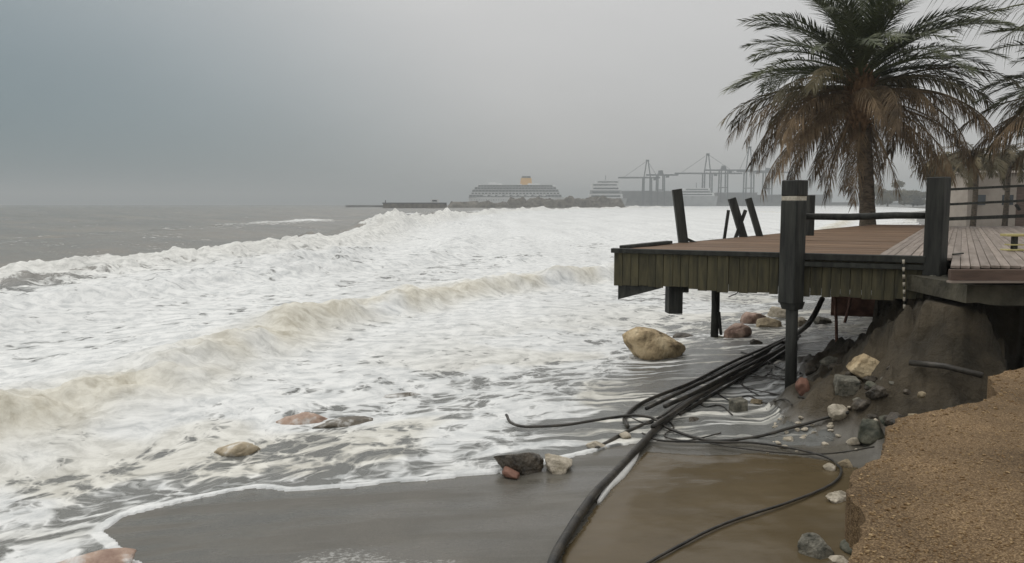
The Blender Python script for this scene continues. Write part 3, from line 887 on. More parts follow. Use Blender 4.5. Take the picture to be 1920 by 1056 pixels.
# the big gate post with its capping block and rope, on a thin leg
yp = Yf(1488) - 0.16
zp = lambda py: at_y(1488, py, yp).z
xp = at_y(1488, 400, yp).x
gp = MB(); gp.box((xp, yp, (zp(376) + zp(568)) / 2), (0.255, 0.255, zp(376) - zp(568)), R(38)); gp = part(gp, 'gate_post', M['post'], bevel=0.012)
m_ = MB(); m_.box((xp + 0.005, yp, (zp(338) + zp(368)) / 2), (0.262, 0.262, zp(338) - zp(368)), R(38)); part(m_, 'post_cap', M['post'], bevel=0.014)
m_ = MB(); m_.box((xp, yp, zp(372)), (0.24, 0.24, 0.06), R(38)); part(m_, 'rope_band', M['rope'])
m_ = MB(); m_.box((xp + 0.03, yp + 0.02, (zp(566) + zp(580)) / 2), (0.2, 0.2, zp(566) - zp(580)), R(38), taper=1.25); part(m_, 'post_foot', M['post'])
foot = at_ground(1492, 738)
m_ = MB(); m_.tube([(xp + 0.02, yp, zp(560)), (xp + 0.035, yp, (zp(570) + 0.4) / 2), (xp + 0.045, yp, tz(xp, yp) - 0.25)], [0.085, 0.08, 0.082], 10); part(m_, 'stilt', M['post'], smooth=True)
# the second big post beside the boardwalk, on a pale block
yq = B.y - 0.10
zq = lambda py: at_y(1755, py, yq).z
xq = at_y(1756, 430, yq).x
m_ = MB(); m_.box((xq, yq, (zq(332) + zq(518)) / 2), (0.225, 0.225, zq(332) - zq(518)), R(40)); part(m_, 'gate_post', M['post'], bevel=0.012)
m_ = MB(); m_.box((xq + .02, yq - 0.02, (zq(515) + zq(548)) / 2), (0.26, 0.22, zq(515) - zq(548)), R(10)); part(m_, 'footing_block', M['concrete'], bevel=0.02)
# log rail between the posts, and the small post behind
m_ = MB()
l0 = Vector((xp + 0.1, yp + 0.1, zp(406))); l1 = Vector((xq - 0.05, yq + 0.08, zq(405)))
m_.tube([l0, l0.lerp(l1, 0.4) + Vector((0, 0, -0.012)), l0.lerp(l1, 0.75) + Vector((0, 0, 0.008)), l1], [0.045, 0.048, 0.046, 0.042], 9); part(m_, 'log_rail', M['post'], smooth=True)
vpost(1520, 366, 442, Yf(1520) + 4.2, 0.13, 'railing_post', M['post'], 0.3)
# leaning posts on the side edge
def lean(pt, pb, Y, w, name='railing_post', Yt=None, **k):
    t = at_y(*pt, Yt or Y); b_ = at_y(*pb, Y)
    m = MB(); m.bar(b_, t, w, w * 0.8, up=Vector((0, 1, 0)), **k); return part(m, name, M['post'], bevel=0.006)


ye = hit(Vector((0, 0, 0)), Vector((1282 - CX, F_PX, 0)).normalized(), A, ac).y
lean((1269, 355), (1282, 462), ye, 0.165)
lean((1283, 446), (1314, 460), ye + 0.05, 0.05, 'knee_brace')
ye = hit(Vector((0, 0, 0)), Vector((1390 - CX, F_PX, 0)).normalized(), A, ac).y
lean((1372, 372), (1396, 452), ye, 0.155)
lean((1403, 372), (1426, 449), ye + 0.5, 0.13)
lean((1366, 394), (1357, 455), ye - 0.25, 0.06, 'knee_brace')
lean((1398, 394), (1377, 452), ye - 0.05, 0.07, 'knee_brace')
# things hanging under the deck
m_ = MB(); a_ = at_y(1391, 543, Yf(1380) + .3); b_ = at_y(1366, 557, Yf(1380) + .3); m_.tube([a_, a_.lerp(b_, .5) + Vector((0, 0, -.015)), b_], 0.008, 5); part(m_, 'bent_wire', M['pipe'])
for j, (pt, pb, Y) in enumerate((((1565, 548), (1569, 655), 13.2), ((1597, 548), (1584, 605), 14.6))):
    t = at_y(*pt, Y); b_ = at_y(*pb, Y)
    m_ = MB(); m_.tube([t, t.lerp(b_, .5) + Vector((.01, 0, 0)), b_], 0.026, 7); part(m_, 'rusty_stay', M['redpole'], smooth=True)
m_ = MB(); pm_ = at_y(1602, 573, 15.5); m_.box(pm_, (0.85, 0.06, 0.42), R(-15)); part(m_, 'red_panel', M['redrock'])
# dark-and-pale measuring rope hanging over the fascia
rp = thing('hanging_rope', 'thin pale knotted rope hanging down over the deck fascia', 'rope', tuple(at_y(1694, 585, Yf(1694) - 0.14)))
top = at_y(1694, 487, Yf(1694) - 0.14); bot = at_y(1696, 585, Yf(1694) - 0.14)
for j in range(7):
    a_ = top.lerp(bot, j / 7); b_ = top.lerp(bot, (j + 0.55) / 7); c_ = top.lerp(bot, (j + 1) / 7)
    m_ = MB(); m_.tube([a_, b_], 0.017, 6); part(m_, 'knot', M['rope'], rp, smooth=True)
    m_ = MB(); m_.tube([b_, c_], 0.008, 5); part(m_, 'cord', M['beam'], rp, smooth=True)

# ------------------------------------------------------------------ boardwalk
walk = tag(link('boardwalk', None, None, (S0.x, S0.y, 0)), kind='structure')
WO = Vector((S0.x, S0.y, 0))
perp = Vector((bd.y, -bd.x, 0))
YF = 9.12
back_a = at_y(1735, 421, 25.5); back_a.z = 0
for j in range(95):
    off = 0.05 + j * 0.1
    p0 = Vector((S0.x, S0.y, 0)) + perp * off
    # front end
    fr = p0 + bd * ((YF + 0.0 - p0.y) / bd.y) if True else p0
    if fr.x < 4.98:
        fr = hit(p0, bd, Vector((B.x, B.y, 0)), ab)
    en = p0 + bd * ((25.6 - p0.y) / bd.y)
    if fr.x > 0.78 * fr.y + 3: break
    lnt = (en - fr).length
    ramp = 0.0
    m_ = MB(); m_.box((0, 0, 0), (lnt, 0.094, 0.034)); o = m_.build('plank', M['walkplank'], walk, bevel=0.004)
    mid = (fr + en) / 2
    o.location = (mid.x - WO.x, mid.y - WO.y, DECK_Z - 0.018 + rng.uniform(-.003, .004)); o.rotation_euler = (rng.uniform(-.01, .01), rng.uniform(-.0006, .0006), math.atan2(bd.y, bd.x))


def wpart(m, name, mat, **k):
    o = m.build(name, mat, walk, **k); o.data.transform(Matrix.Translation(-WO)); return o


m_ = MB(); m_.bar((4.99, YF - 0.03, DECK_Z - 0.105), (13, YF - 0.03, DECK_Z - 0.105), 0.07, 0.13); wpart(m_, 'front_beam', M['redbeam'], bevel=0.006)
m_ = MB(); m_.bar((4.97, YF - 0.06, DECK_Z - 0.178), (13, YF - 0.06, DECK_Z - 0.178), 0.10, 0.022); wpart(m_, 'lip_strip', M['walkplank'])
# undermined slab below, broken along its lower edge
slab = MB()
xs = np.linspace(5.3, 13, 60)
lowz = 1.98 + 0.3 * (fbm(xs * 1.1, xs * 0 + 2, 91, 4) - 0.5) + 0.05 * (fbm(xs * 5, xs * 0 + 2, 92, 3) - 0.5) + np.clip((xs - 6.3) * 0.05, -0.03, 0.08)
P = []
for X_, lz in zip(xs, lowz):
    jy = 0.06 * (vnoise(X_ * 3, 1.0, 93) - 0.5)
    P += [(X_, YF + 0.12 + jy, 2.262), (X_, YF + 0.10 + jy * 2, float(lz)), (X_, YF + 5.2, float(lz) + 0.02), (X_, YF + 5.2, 2.262)]
Fc = []
for j in range(len(xs) - 1):
    a = j * 4; b2 = a + 4
    for q in range(4):
        Fc.append((a + q, a + (q + 1) % 4, b2 + (q + 1) % 4, b2 + q))
Fc += [(0, 3, 2, 1), tuple((len(xs) - 1) * 4 + q for q in range(4))]
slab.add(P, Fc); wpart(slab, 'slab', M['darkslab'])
# fence along the far side of the boardwalk
fence = thing('railing', 'three-bar wooden railing along the far side of the boardwalk', 'railing', tuple(at_y(1772, 415, 25.4)))


def fpart(m, name, mat, **k):
    o = m.build(name, mat, fence, **k); o.data.transform(Matrix.Translation(-Vector(fence.location))); return o


for (ya, yb_) in ((356, 342), (384, 370), (411, 400)):
    a_ = at_y(1768, ya, 25.4); b_ = at_y(2050, yb_, 25.6)
    m_ = MB(); m_.bar(a_, b_, 0.06, 0.075 if ya != 411 else 0.11); fpart(m_, 'rail', M['beam'])
for px in (1772, 1995):
    a_ = at_y(px, 350 if px < 1900 else 338, 25.5); m_ = MB(); m_.box((a_.x, a_.y, (a_.z + 2.4) / 2), (0.14, 0.12, a_.z - 2.4)); fpart(m_, 'post', M['post'])
m_ = MB(); a_ = at_y(1908, 388, 25.3); m_.bar(a_ + Vector((-0.06, 0, 0.07)), a_ + Vector((0.07, 0, -0.1)), 0.1, 0.06); fpart(m_, 'loose_clamp', M['beam'])

# little yellow-topped stand on the boardwalk
p = at_z(1901, 470, DECK_Z)
st = thing('yellow_stand', 'small stand with pale yellow flat top on the boardwalk', 'stand', (p.x, p.y, DECK_Z))
for nm, c, sz, mt in (('base', (0, 0, 0.012), (0.3, 0.2, 0.024), 'yellow'), ('stem', (0, 0, 0.12), (0.07, 0.07, 0.2), 'beam'), ('top', (0, 0, 0.235), (0.33, 0.2, 0.035), 'yellow'), ('shelf', (0, 0, 0.09), (0.22, 0.14, 0.02), 'yellow')):
    m_ = MB(); m_.box(c, sz); m_.build(nm, M[mt], st, bevel=0.004)
p = at_z(1787, 480, DECK_Z)
m_ = MB(); m_.bar((0, 0, 0.02), (0.22, 0.16, 0.025), 0.03, 0.02)
o = m_.build('wood_splinter', M['beam']); o.location = (p.x, p.y, DECK_Z); tag(o, 'short dark splinter of wood lying on the grey boardwalk', 'splinter')


# ------------------------------------------------------------------ palms
def frond_mesh(name, length, e0, bend, mat, seed, n=72, leaf=0.6, sag=0.25, width=0.037, twist=0.0):
    r_ = random.Random(seed)
    mb = MB()
    steps = 14
    pts, tans = [], []
    p = Vector((0, 0, 0)); e = e0
    for i in range(steps + 1):
        t = i / steps
        pts.append(p.copy()); tv = Vector((math.cos(e), math.sin(twist) * t * 0.25, math.sin(e))).normalized(); tans.append(tv)
        p = p + tv * (length / steps)
        e -= bend / steps * (0.55 + 0.9 * t)
    mb.tube(pts, [0.04 * (1 - 0.9 * i / steps) + 0.004 for i in range(steps + 1)], 5, cap=False)
    for i in range(n):
        t = 0.13 + 0.86 * (i / (n - 1)) ** 0.95
        f = t * steps; k = min(int(f), steps - 1); u = f - k
        base = pts[k].lerp(pts[k + 1], u); tg = tans[k].lerp(tans[k + 1], u).normalized()
        side = tg.cross(Vector((0, 0, 1))).normalized(); upv = side.cross(tg).normalized()
        ll = leaf * (0.35 + 1.0 * math.sin(math.pi * min(1, 0.14 + 0.8 * t)) ** 0.8)
        for s in (-1, 1):
            if r_.random() < 0.05: continue
            l_ = ll * r_.uniform(0.75, 1.12)
            fwd = 0.55 + 0.75 * t + r_.uniform(-.15, .15)
            d = (tg * fwd + side * s * (0.95 - 0.35 * t) + upv * (0.30 + r_.uniform(-.34, .34) - sag * 0.4)).normalized()
            w_ = width * r_.uniform(0.8, 1.2)
            wv = (tg - d * tg.dot(d)).normalized() * w_ / 2
            mid = base + d * l_ * 0.5 + Vector((0, 0, -sag * l_ * 0.12)); tip = base + d * l_ * (1 - 0.1 * sag) + Vector((0, 0, -sag * l_ * 0.55))
            mb.add([base - wv * 0.6, base + wv * 0.6, mid + wv, mid - wv, tip], [(0, 1, 2, 3), (3, 2, 4)])
    return mb.mesh(name, mat)


FR = {}
for s in range(3):
    FR['up', s] = frond_mesh('frond', 4.3, R(76), R(52), M['green'], 100 + s, twist=(s - 1) * 1.3)
    FR['mid', s] = frond_mesh('frond', 4.4, R(46), R(66), M['green'], 110 + s, twist=(s - 1) * 1.3)
    FR['flat', s] = frond_mesh('frond', 4.4, R(22), R(62), M['green'], 120 + s, twist=(s - 1) * 1.5)
    FR['olive', s] = frond_mesh('frond', 4.4, R(14), R(72), M['olive'], 130 + s, sag=0.7, twist=(s - 1) * 1.5)
    FR['dry', s] = frond_mesh('frond', 4.5, R(8), R(84), M['dry'], 140 + s, sag=1.2, leaf=0.55, width=0.026, twist=(s - 1) * 1.8)
    FR['dry2', s] = frond_mesh('frond', 4.2, R(-14), R(68), M['dry'], 150 + s, sag=1.2, leaf=0.52, width=0.026, twist=(s - 1) * 1.8)
    FR['hang', s] = frond_mesh('frond', 3.0, R(-66), R(20), M['dry'], 160 + s, n=50, sag=1.0, leaf=0.4, width=0.024)


for s in range(3):
    FR['thin', s] = frond_mesh('frond', 4.4, R(40), R(70), M['green'], 170 + s, n=44, leaf=0.85, width=0.014, sag=0.9)


def palm(x, y, zg, zc, label, plan, r0=0.31, lean_=0.12, seed=0, scale=1.0, name='palm_tree'):
    r_ = random.Random(seed)
    root = thing(name, label, 'palm tree', (x, y, zg))
    H = zc - zg
    pts, rad = [], []
    for i in range(29):
        t = i / 28
        pts.append(Vector((-lean_ * (t ** 1.6), 0, t * H)))
        rad.append(r0 * (1.14 - 0.24 * sstep(0, 0.5, t)) * (1 + 0.035 * ((i % 2) * 2 - 1)))
    pts[0].z -= 0.4
    m = MB(); m.tube(pts, rad, 16); m.build('trunk', M['trunk'], root, smooth=True)
    top = pts[-1]
    # mass of old leaf bases below the crown
    m = MB()
    prof = [(-1.75, r0 * 0.95), (-1.3, r0 * 1.15), (-0.7, r0 * 1.5), (-0.1, r0 * 1.85), (0.45, r0 * 1.6), (0.9, r0 * 0.7), (1.0, 0.02)]
    m.tube([top + Vector((0, 0, h * scale)) for h, _ in prof], [q for _, q in prof], 14)
    for i in range(90):
        a = i * 2.39996; h = -1.5 + 2.1 * (i / 90) + r_.uniform(-.05, .05)
        rr = np.interp(h, [q[0] for q in prof], [q[1] for q in prof])
        b0 = top + Vector((math.cos(a) * rr * 0.9, math.sin(a) * rr * 0.9, h * scale))
        d = Vector((math.cos(a) * 0.8, math.sin(a) * 0.8, 0.55 + 0.5 * (h + 1.5) / 2)).normalized()
        m.bar(b0, b0 + d * r_.uniform(0.2, 0.38), 0.13, 0.05, t=0.4, up=Vector((-math.sin(a), math.cos(a), 0)).cross(d))
    m.build('leaf_base', M['leafbase'], root)
    for kind, cnt, dz, jit in plan:
        ph = r_.random() * 6.28
        for i in range(cnt):
            a = ph + i * 2 * math.pi / cnt + r_.uniform(-jit, jit)
            if kind in ('dry', 'dry2', 'hang') and math.sin(a) < -0.80 and r_.random() < 0.8: continue
            if kind == 'olive' and math.sin(a) < -0.85: continue
            me = FR[kind, r_.randrange(3)]
            o = link('frond', me, root)
            o.location = top + Vector((math.cos(a) * r0 * 0.7, math.sin(a) * r0 * 0.7, dz * scale + r_.uniform(-.12, .12)))
            k = scale * r_.uniform(0.88, 1.1)
            o.scale = (k, k * r_.choice((-1, 1)), k)
            o.rotation_euler = (r_.uniform(-.25, .25), r_.uniform(-.14, .14), a)
    return root


PLAN = [('up', 16, 0.85, .3), ('mid', 24, 0.6, .25), ('flat', 26, 0.35, .2), ('olive', 24, 0.05, .2), ('dry', 28, -0.25, .2), ('dry2', 26, -0.5, .2), ('hang', 9, -0.8, .5)]
pb = at_y(1632, 420, 28.6)
ct = at_y(1612, 168, 28.6)
palm(pb.x, pb.y, tz(pb.x, pb.y), ct.z, 'tall date palm with shaggy brown skirt of dead fronds behind the deck', PLAN, r0=0.285, lean_=pb.x - ct.x, seed=4, scale=1.0)
c2 = at_y(2120, 185, 26.0)
palm(c2.x, c2.y, 1.6, c2.z, 'date palm reaching in beside the railing, fronds cut by the picture edge', PLAN[:4] + [('dry', 16, -0.25, .2)], r0=0.3, seed=9)
palm(12.3, 14.0, 2.4, 5.5, 'palm overhanging the boardwalk with only thin frond tips in view',
     [('thin', 18, 0.5, .2)], r0=0.27, seed=21)

# ------------------------------------------------------------------ rocks, blocks and stones
def rock(px, py, w, dp, h, mat, label, seed, cat='rock', name='rock', rz=None, group=None, rough=0.28, sink=0.3, facet=0.5, ground=None):
    p = at_ground(px, py) if ground is None else Vector(ground)
    if px < 1000 and py < 870 or px < 300:
        sink = 0.25 if px < 300 else 0.14; w *= 1.35 if px > 300 else 1; h *= 1.15; mat = {'pinkrock': 'washpink', 'darkrock': 'washdark', 'tanrock': 'washtan'}[mat]
    bm = bmesh.new(); bmesh.ops.create_icosphere(bm, subdivisions=4 if max(w, h) > 0.22 else 3, radius=1)
    co = np.array([v.co[:] for v in bm.verts])
    o_ = seed * 7.3
    n = fbm(co[:, 0] * 1.3 + o_ + co[:, 2] * 0.9, co[:, 1] * 1.3 - o_ + co[:, 2] * 1.1, seed % 50, 5, 0.55) - 0.5
    rs = np.random.RandomState(seed)
    k = 1 + 2 * rough * n
    q = co * k[:, None]
    for _ in range(16):                              # flat broken faces
        d = rs.randn(3); d /= np.linalg.norm(d)
        dd = q @ d; lim = rs.uniform(0.5, 0.85)
        over = np.clip(dd - lim, 0, None) * min(1.0, facet * 1.7)
        q = q - over[:, None] * d
    q = q * 1.22
    fine = fbm(q[:, 0] * 3 + o_ + q[:, 2] * 2, q[:, 1] * 3 + q[:, 2] * 2.5, 77, 5, 0.65) - 0.5
    q = q * (1 + 0.24 * fine[:, None])
    q = q * np.array([w / 2, dp / 2, h / 2])
    for v, c in zip(bm.verts, q): v.co = c
    me = bpy.data.meshes.new(name); bm.to_mesh(me); bm.free(); me.materials.append(M[mat])
    me.polygons.foreach_set('use_smooth', [True] * len(me.polygons))
    o = link(name, me)
    o.location = (p.x, p.y, p.z + h / 2 - sink * h); o.rotation_euler = (rs.uniform(-.2, .2), rs.uniform(-.2, .2), rs.uniform(0, 3) if rz is None else rz)
    return tag(o, label, cat, group)


rock(1226, 674, 1.2, 0.9, 0.72, 'ochre', 'big rounded ochre boulder standing alone in the surf', 1, 'boulder', 'boulder', rz=0.1, sink=0.12, rough=0.25, facet=0.3)
rock(1290, 640, 0.7, 0.5, 0.25, 'darkrock', 'low dark wet rock awash just behind the ochre boulder', 2)
rock(1380, 637, 0.66, 0.55, 0.44, 'pinkrock', 'rounded pinkish brown boulder beside the deck stilt', 3, 'boulder', 'boulder', rz=0, rough=0.15, sink=0.15)
rock(1350, 640, 0.4, 0.3, 0.18, 'greenrock', 'small green-grey stone at the foot of the pinkish boulder', 4)
rock(1412, 610, 1.0, 0.7, 0.45, 'pinkrock', 'flat-topped reddish rock behind the pinkish boulder', 5)
rock(1440, 618, 0.7, 0.6, 0.42, 'tanrock', 'tan rock in the heap behind the deck leg', 6)
rock(1465, 600, 0.9, 0.6, 0.5, 'paleock', 'pale rock at the back of the heap under the deck', 7)
rock(1500, 615, 0.5, 0.4, 0.3, 'paleock', 'small pale stone in the wash behind the deck leg', 8, 'stone', 'stone')
rock(1540, 610, 0.55, 0.4, 0.28, 'concrete', 'grey stone where the pipes vanish under the deck', 9, 'stone', 'stone')
rock(1420, 648, 0.26, 0.2, 0.2, 'darkrock', 'small black stone against the pipe bundle', 10, 'stone', 'stone')
rock(980, 882, 0.62, 0.42, 0.28, 'darkrock', 'dark square-edged rock at the swash edge', 12, rz=0.1, facet=0.8, sink=0.2)
rock(1046, 880, 0.36, 0.34, 0.24, 'paleock', 'pale grey rock touching the dark square-edged one', 13)
rock(960, 893, 0.3, 0.2, 0.1, 'redrock', 'small reddish stone in front of the dark square-edged rock', 14, 'stone', 'stone')
rock(1120, 840, 0.3, 0.22, 0.1, 'paleock', 'flat pale stone on the sand beside the thick pipe', 15, 'stone', 'stone')
rock(1172, 822, 0.2, 0.16, 0.1, 'paleock', 'bright little stone under the pipe crossing', 16, 'stone', 'stone')
rock(985, 688, 0.7, 0.5, 0.3, 'tanrock', 'low tan rock half drowned in foam', 17)
rock(585, 808, 0.62, 0.45, 0.32, 'pinkrock', 'salmon pink rock breaking the foam', 18, rz=0.2)
rock(655, 810, 0.62, 0.4, 0.22, 'darkrock', 'dark wet rock right beside the salmon pink one', 19, rz=0.1)
rock(440, 858, 0.58, 0.5, 0.22, 'tanrock', 'sandy yellow rock nearly covered by the wash', 20)
rock(715, 768, 0.95, 0.4, 0.26, 'darkrock', 'long brown-black rock washed over by foam', 21, rz=0.08)
rock(160, 1080, 0.7, 0.45, 0.24, 'pinkrock', 'pink-brown rock where the swash turns the corner', 22, rz=0.15, rough=0.42)
rock(1622, 700, 0.46, 0.34, 0.28, 'ochre', 'orange-brown rock at the foot of the eroded bank', 24)
rock(1655, 665, 0.4, 0.3, 0.22, 'tanrock', 'tan rock higher up the bank behind the orange one', 25)
rock(1690, 640, 0.36, 0.26, 0.18, 'paleock', 'pale stone on the slope below the footing block', 26, 'stone', 'stone')
rock(1522, 698, 0.25, 0.2, 0.2, 'darkrock', 'dark knobbly stone beside the deck leg', 27, 'stone', 'stone')
rock(1504, 735, 0.26, 0.24, 0.22, 'redrock', 'red-brown stone at the foot of the deck leg', 28, 'stone', 'stone')
rock(1572, 780, 0.42, 0.2, 0.24, 'paleock', 'leaning pale slab of stone at the cable end', 29, 'stone', 'stone', rz=0.6, facet=0.9)
rock(1632, 830, 0.36, 0.3, 0.34, 'greenrock', 'green algae-covered lump against the promenade edge', 30)
rock(1600, 832, 0.15, 0.12, 0.1, 'paleock', 'small white stone beside the green lump', 31, 'stone', 'stone')
rock(1480, 826, 0.2, 0.13, 0.07, 'paleock', 'flat whitish stone in the film of water between cables', 32, 'stone', 'stone')
rock(1556, 884, 0.14, 0.12, 0.1, 'paleock', 'pale stone just inside the cable loop', 33, 'stone', 'stone')
rock(1583, 876, 0.16, 0.14, 0.12, 'tanrock', 'tan stone just outside the cable loop', 34, 'stone', 'stone')
rock(1574, 942, 0.24, 0.13, 0.14, 'paleock', 'flat pale stone at the pool rim', 35, 'stone', 'stone', rz=0.35, facet=0.9)
rock(1596, 958, 0.11, 0.09, 0.16, 'paleock', 'pointed pinkish-white stone at the promenade edge', 36, 'stone', 'stone', facet=0.9)
rock(1530, 1042, 0.3, 0.22, 0.2, 'concrete', 'rough grey lump of pebbly concrete in the pool', 37, 'concrete lump', 'concrete_lump', rough=0.4)
rock(1602, 1036, 0.22, 0.18, 0.14, 'greenrock', 'dark olive stone between the concrete lump and the promenade', 38, 'stone', 'stone')
rock(1572, 1056, 0.22, 0.12, 0.08, 'paleock', 'jagged cream stone in front of the concrete lump', 39, 'stone', 'stone', facet=0.9)
rock(1420, 758, 0.24, 0.2, 0.12, 'tanrock', 'small brown stone next to the square concrete block', 40, 'stone', 'stone')
rock(1560, 690, 0.34, 0.3, 0.14, 'concrete', 'flat grey stone in the shallow water by the orange rock', 41, 'stone', 'stone')
rock(1300, 790, 0.2, 0.15, 0.06, 'darkrock', 'flat black stone in the shallows beside the pipe crossing', 42, 'stone', 'stone')


rc = random.Random(77)
for i in range(26):
    t = i / 25
    bx, by = (1560 + 90 * t, 655 + 120 * t) if i % 2 else (1580 + 110 * t, 700 + 70 * t)
    sz = rc.uniform(0.07, 0.2)
    rock(bx + rc.uniform(-26, 26), by + rc.uniform(-14, 14), sz * 1.3, sz, sz * 0.75, rc.choice(('darkrock', 'darkrock', 'concrete', 'greenrock')),
         'dark clod fallen at the foot of the eroded bank', 200 + i, 'clod', 'clod', group='clods at the foot of the bank', sink=0.25)
for i in range(16):
    sz = rc.uniform(0.05, 0.13)
    rock(rc.uniform(1655, 1840), rc.uniform(600, 735), sz * 1.3, sz, sz * 0.8, rc.choice(('darkrock', 'tanrock', 'concrete')),
         'small stone stuck in the face of the eroded bank', 400 + i, 'stone', 'stone', group='stones stuck in the bank face', sink=0.5)
for i in range(34):
    sz = rc.uniform(0.025, 0.075)
    rock(rc.uniform(1430, 1650), rc.uniform(765, 850), sz * 1.3, sz, sz * 0.7, 'paleock', 'tiny pale pebble on the wet sand between cables and bank', 300 + i, 'pebble', 'pebble',
         group='pale pebbles on the wet sand', sink=0.2)


def block(px, py, size, rz, mat, label, tilt=(0, 0)):
    p = at_ground(px, py)
    m = MB(); m.box((0, 0, 0), size)
    me = m.mesh('concrete_block', M[mat], bevel=0.012)
    o = link('concrete_block', me); o.location = (p.x, p.y, p.z + size[2] * 0.38); o.rotation_euler = (*tilt, rz)
    return tag(o, label, 'concrete block')


block(1384, 772, (0.2, 0.18, 0.2), 0.25, 'concrete', 'square grey concrete block standing in the shallow water', (0.05, -0.08))
block(1586, 738, (0.27, 0.22, 0.22), -0.15, 'concrete', 'dark tilted concrete block at the foot of the bank', (0.12, 0.1))


# ------------------------------------------------------------------ pipes and cables
def pipe(pts, r, label, cat='pipe', name='pipe', lift=None, ends=None, n=9, group=None, mat='pipe'):
    W = []
    for i, q in enumerate(pts):
        lf = r + 0.012 if lift is None else (lift[i] if isinstance(lift, list) else lift)
        W.append(at_ground(q[0], q[1], lf))
    W += [Vector(e) for e in (ends or [])]
    sp = spline(W, 9); a0 = rng.random() * 50
    for i_, q_ in enumerate(sp):
        k_ = min(0.9 * r + 0.006, 0.016)
        q_.x += k_ * 2 * (float(vnoise(i_ * 0.23 + a0, 1.5, 3)) - 0.5); q_.z += 0.5 * k_ * (float(vnoise(i_ * 0.3 + a0, 7.5, 4)) - 0.5)
    m = MB(); m.tube(sp, r, n)
    return tag(m.build(name, M[mat], smooth=True), label, cat, group)


under = at_y(1542, 560, 13.3)
pipe([(1020, 1090), (1052, 1022), (1105, 940), (1160, 880), (1214, 822), (1262, 776), (1330, 728), (1400, 682), (1468, 643)], 0.044,
     'thickest black pipe running from the pool straight to the deck', ends=[at_y(1512, 610, 12.9), under])
pipe([(1176, 800), (1172, 782), (1190, 764), (1230, 744), (1300, 716), (1380, 676), (1462, 640), (1505, 618)], 0.028, 'black pipe bent into a hook at its low end', lift=0.06)
pipe([(1212, 766), (1290, 730), (1372, 690), (1440, 655), (1492, 628)], 0.028, 'straight black pipe on the seaward side of the bundle', lift=0.10)
pipe([(1246, 762), (1310, 733), (1385, 694), (1450, 662), (1500, 630)], 0.031, 'straight black pipe lying on top of the bundle', lift=0.17)
pipe([(1275, 776), (1340, 738), (1400, 702), (1455, 670), (1478, 655)], 0.024, 'thinner black pipe on the landward side of the bundle', lift=0.05)
pipe([(1120, 842), (1160, 818), (1200, 800), (1240, 782), (1290, 750)], 0.03, 'short dark pipe half buried where the others cross', lift=0.015, mat='pipe')
pipe([(948, 778), (958, 792), (988, 800), (1060, 797), (1130, 786), (1182, 779), (1222, 784), (1252, 802), (1300, 820), (1345, 827), (1420, 819), (1500, 798), (1560, 780), (1592, 770)],
     0.019, 'long thin black cable whose frayed end lies in the surf', 'cable', 'cable', lift=[0.2, 0.14, 0.13, 0.13, 0.12, 0.1, 0.07, 0.05] + [0.035] * 6, n=7)
pipe([(1205, 812), (1240, 826), (1340, 829), (1430, 832), (1520, 848), (1562, 864), (1576, 884), (1556, 910), (1480, 942), (1380, 974), (1290, 1014), (1190, 1070)],
     0.013, 'thin black cable looping round the muddy pool', 'cable', 'cable', lift=0.045, n=7)
pipe([(1330, 832), (1400, 842), (1480, 850), (1560, 850), (1640, 838)], 0.008, 'thinnest wire trailing to the green algae-covered lump', 'cable', 'cable', lift=0.05, n=6)
pipe([(1376, 712), (1402, 728), (1450, 738), (1510, 746), (1566, 750)], 0.014, 'short cable from the bundle to the foot of the bank', 'cable', 'cable', lift=0.03, n=7)
pipe([(1440, 700), (1470, 712), (1410, 706), (1380, 716)], 0.012, 'tangled cable end beside the pipe bundle', 'cable', 'cable', lift=0.03, n=6)
pipe([(1300, 752), (1360, 716), (1420, 686), (1462, 668), (1486, 650)], 0.026, 'thin black pipe lying lowest in the bundle', lift=0.02)
pipe([(1225, 800), (1290, 757), (1350, 722), (1412, 690), (1470, 652), (1496, 636)], 0.03, 'black pipe pressed against the thickest one', lift=0.12)
pipe([(1390, 660), (1430, 672), (1462, 690), (1492, 700)], 0.016, 'short bent cable crossing over the bundle near the deck leg', 'cable', 'cable', lift=0.05, n=7)
for j, (q, lab) in enumerate((([(1180, 782), (1215, 795), (1238, 782), (1262, 800), (1246, 818), (1290, 826), (1352, 812)], 'thin cable curled up where the pipes cross'),
                              ([(1345, 738), (1372, 752), (1402, 742), (1436, 756), (1470, 748), (1486, 762)], 'limp cable straggling past the square concrete block'),
                              ([(1420, 668), (1446, 690), (1432, 706), (1402, 700), (1392, 722), (1424, 742)], 'thin cable snagged in a loop beside the deck leg'),
                              ([(1300, 740), (1322, 762), (1350, 760), (1372, 778)], 'short frayed wire hanging off the bundle'))):
    pipe(q, 0.010, lab, 'cable', 'cable', lift=0.03, n=6)
a_ = at_y(1706, 680, 9.3); b_ = at_y(1842, 704, 8.7)
m_ = MB(); m_.tube([a_, a_.lerp(b_, .5) + Vector((0, 0, .03)), b_], 0.035, 8); tag(m_.build('pipe', M['pipe'], smooth=True), 'broken black pipe jutting out of the dark eroded bank', 'pipe')
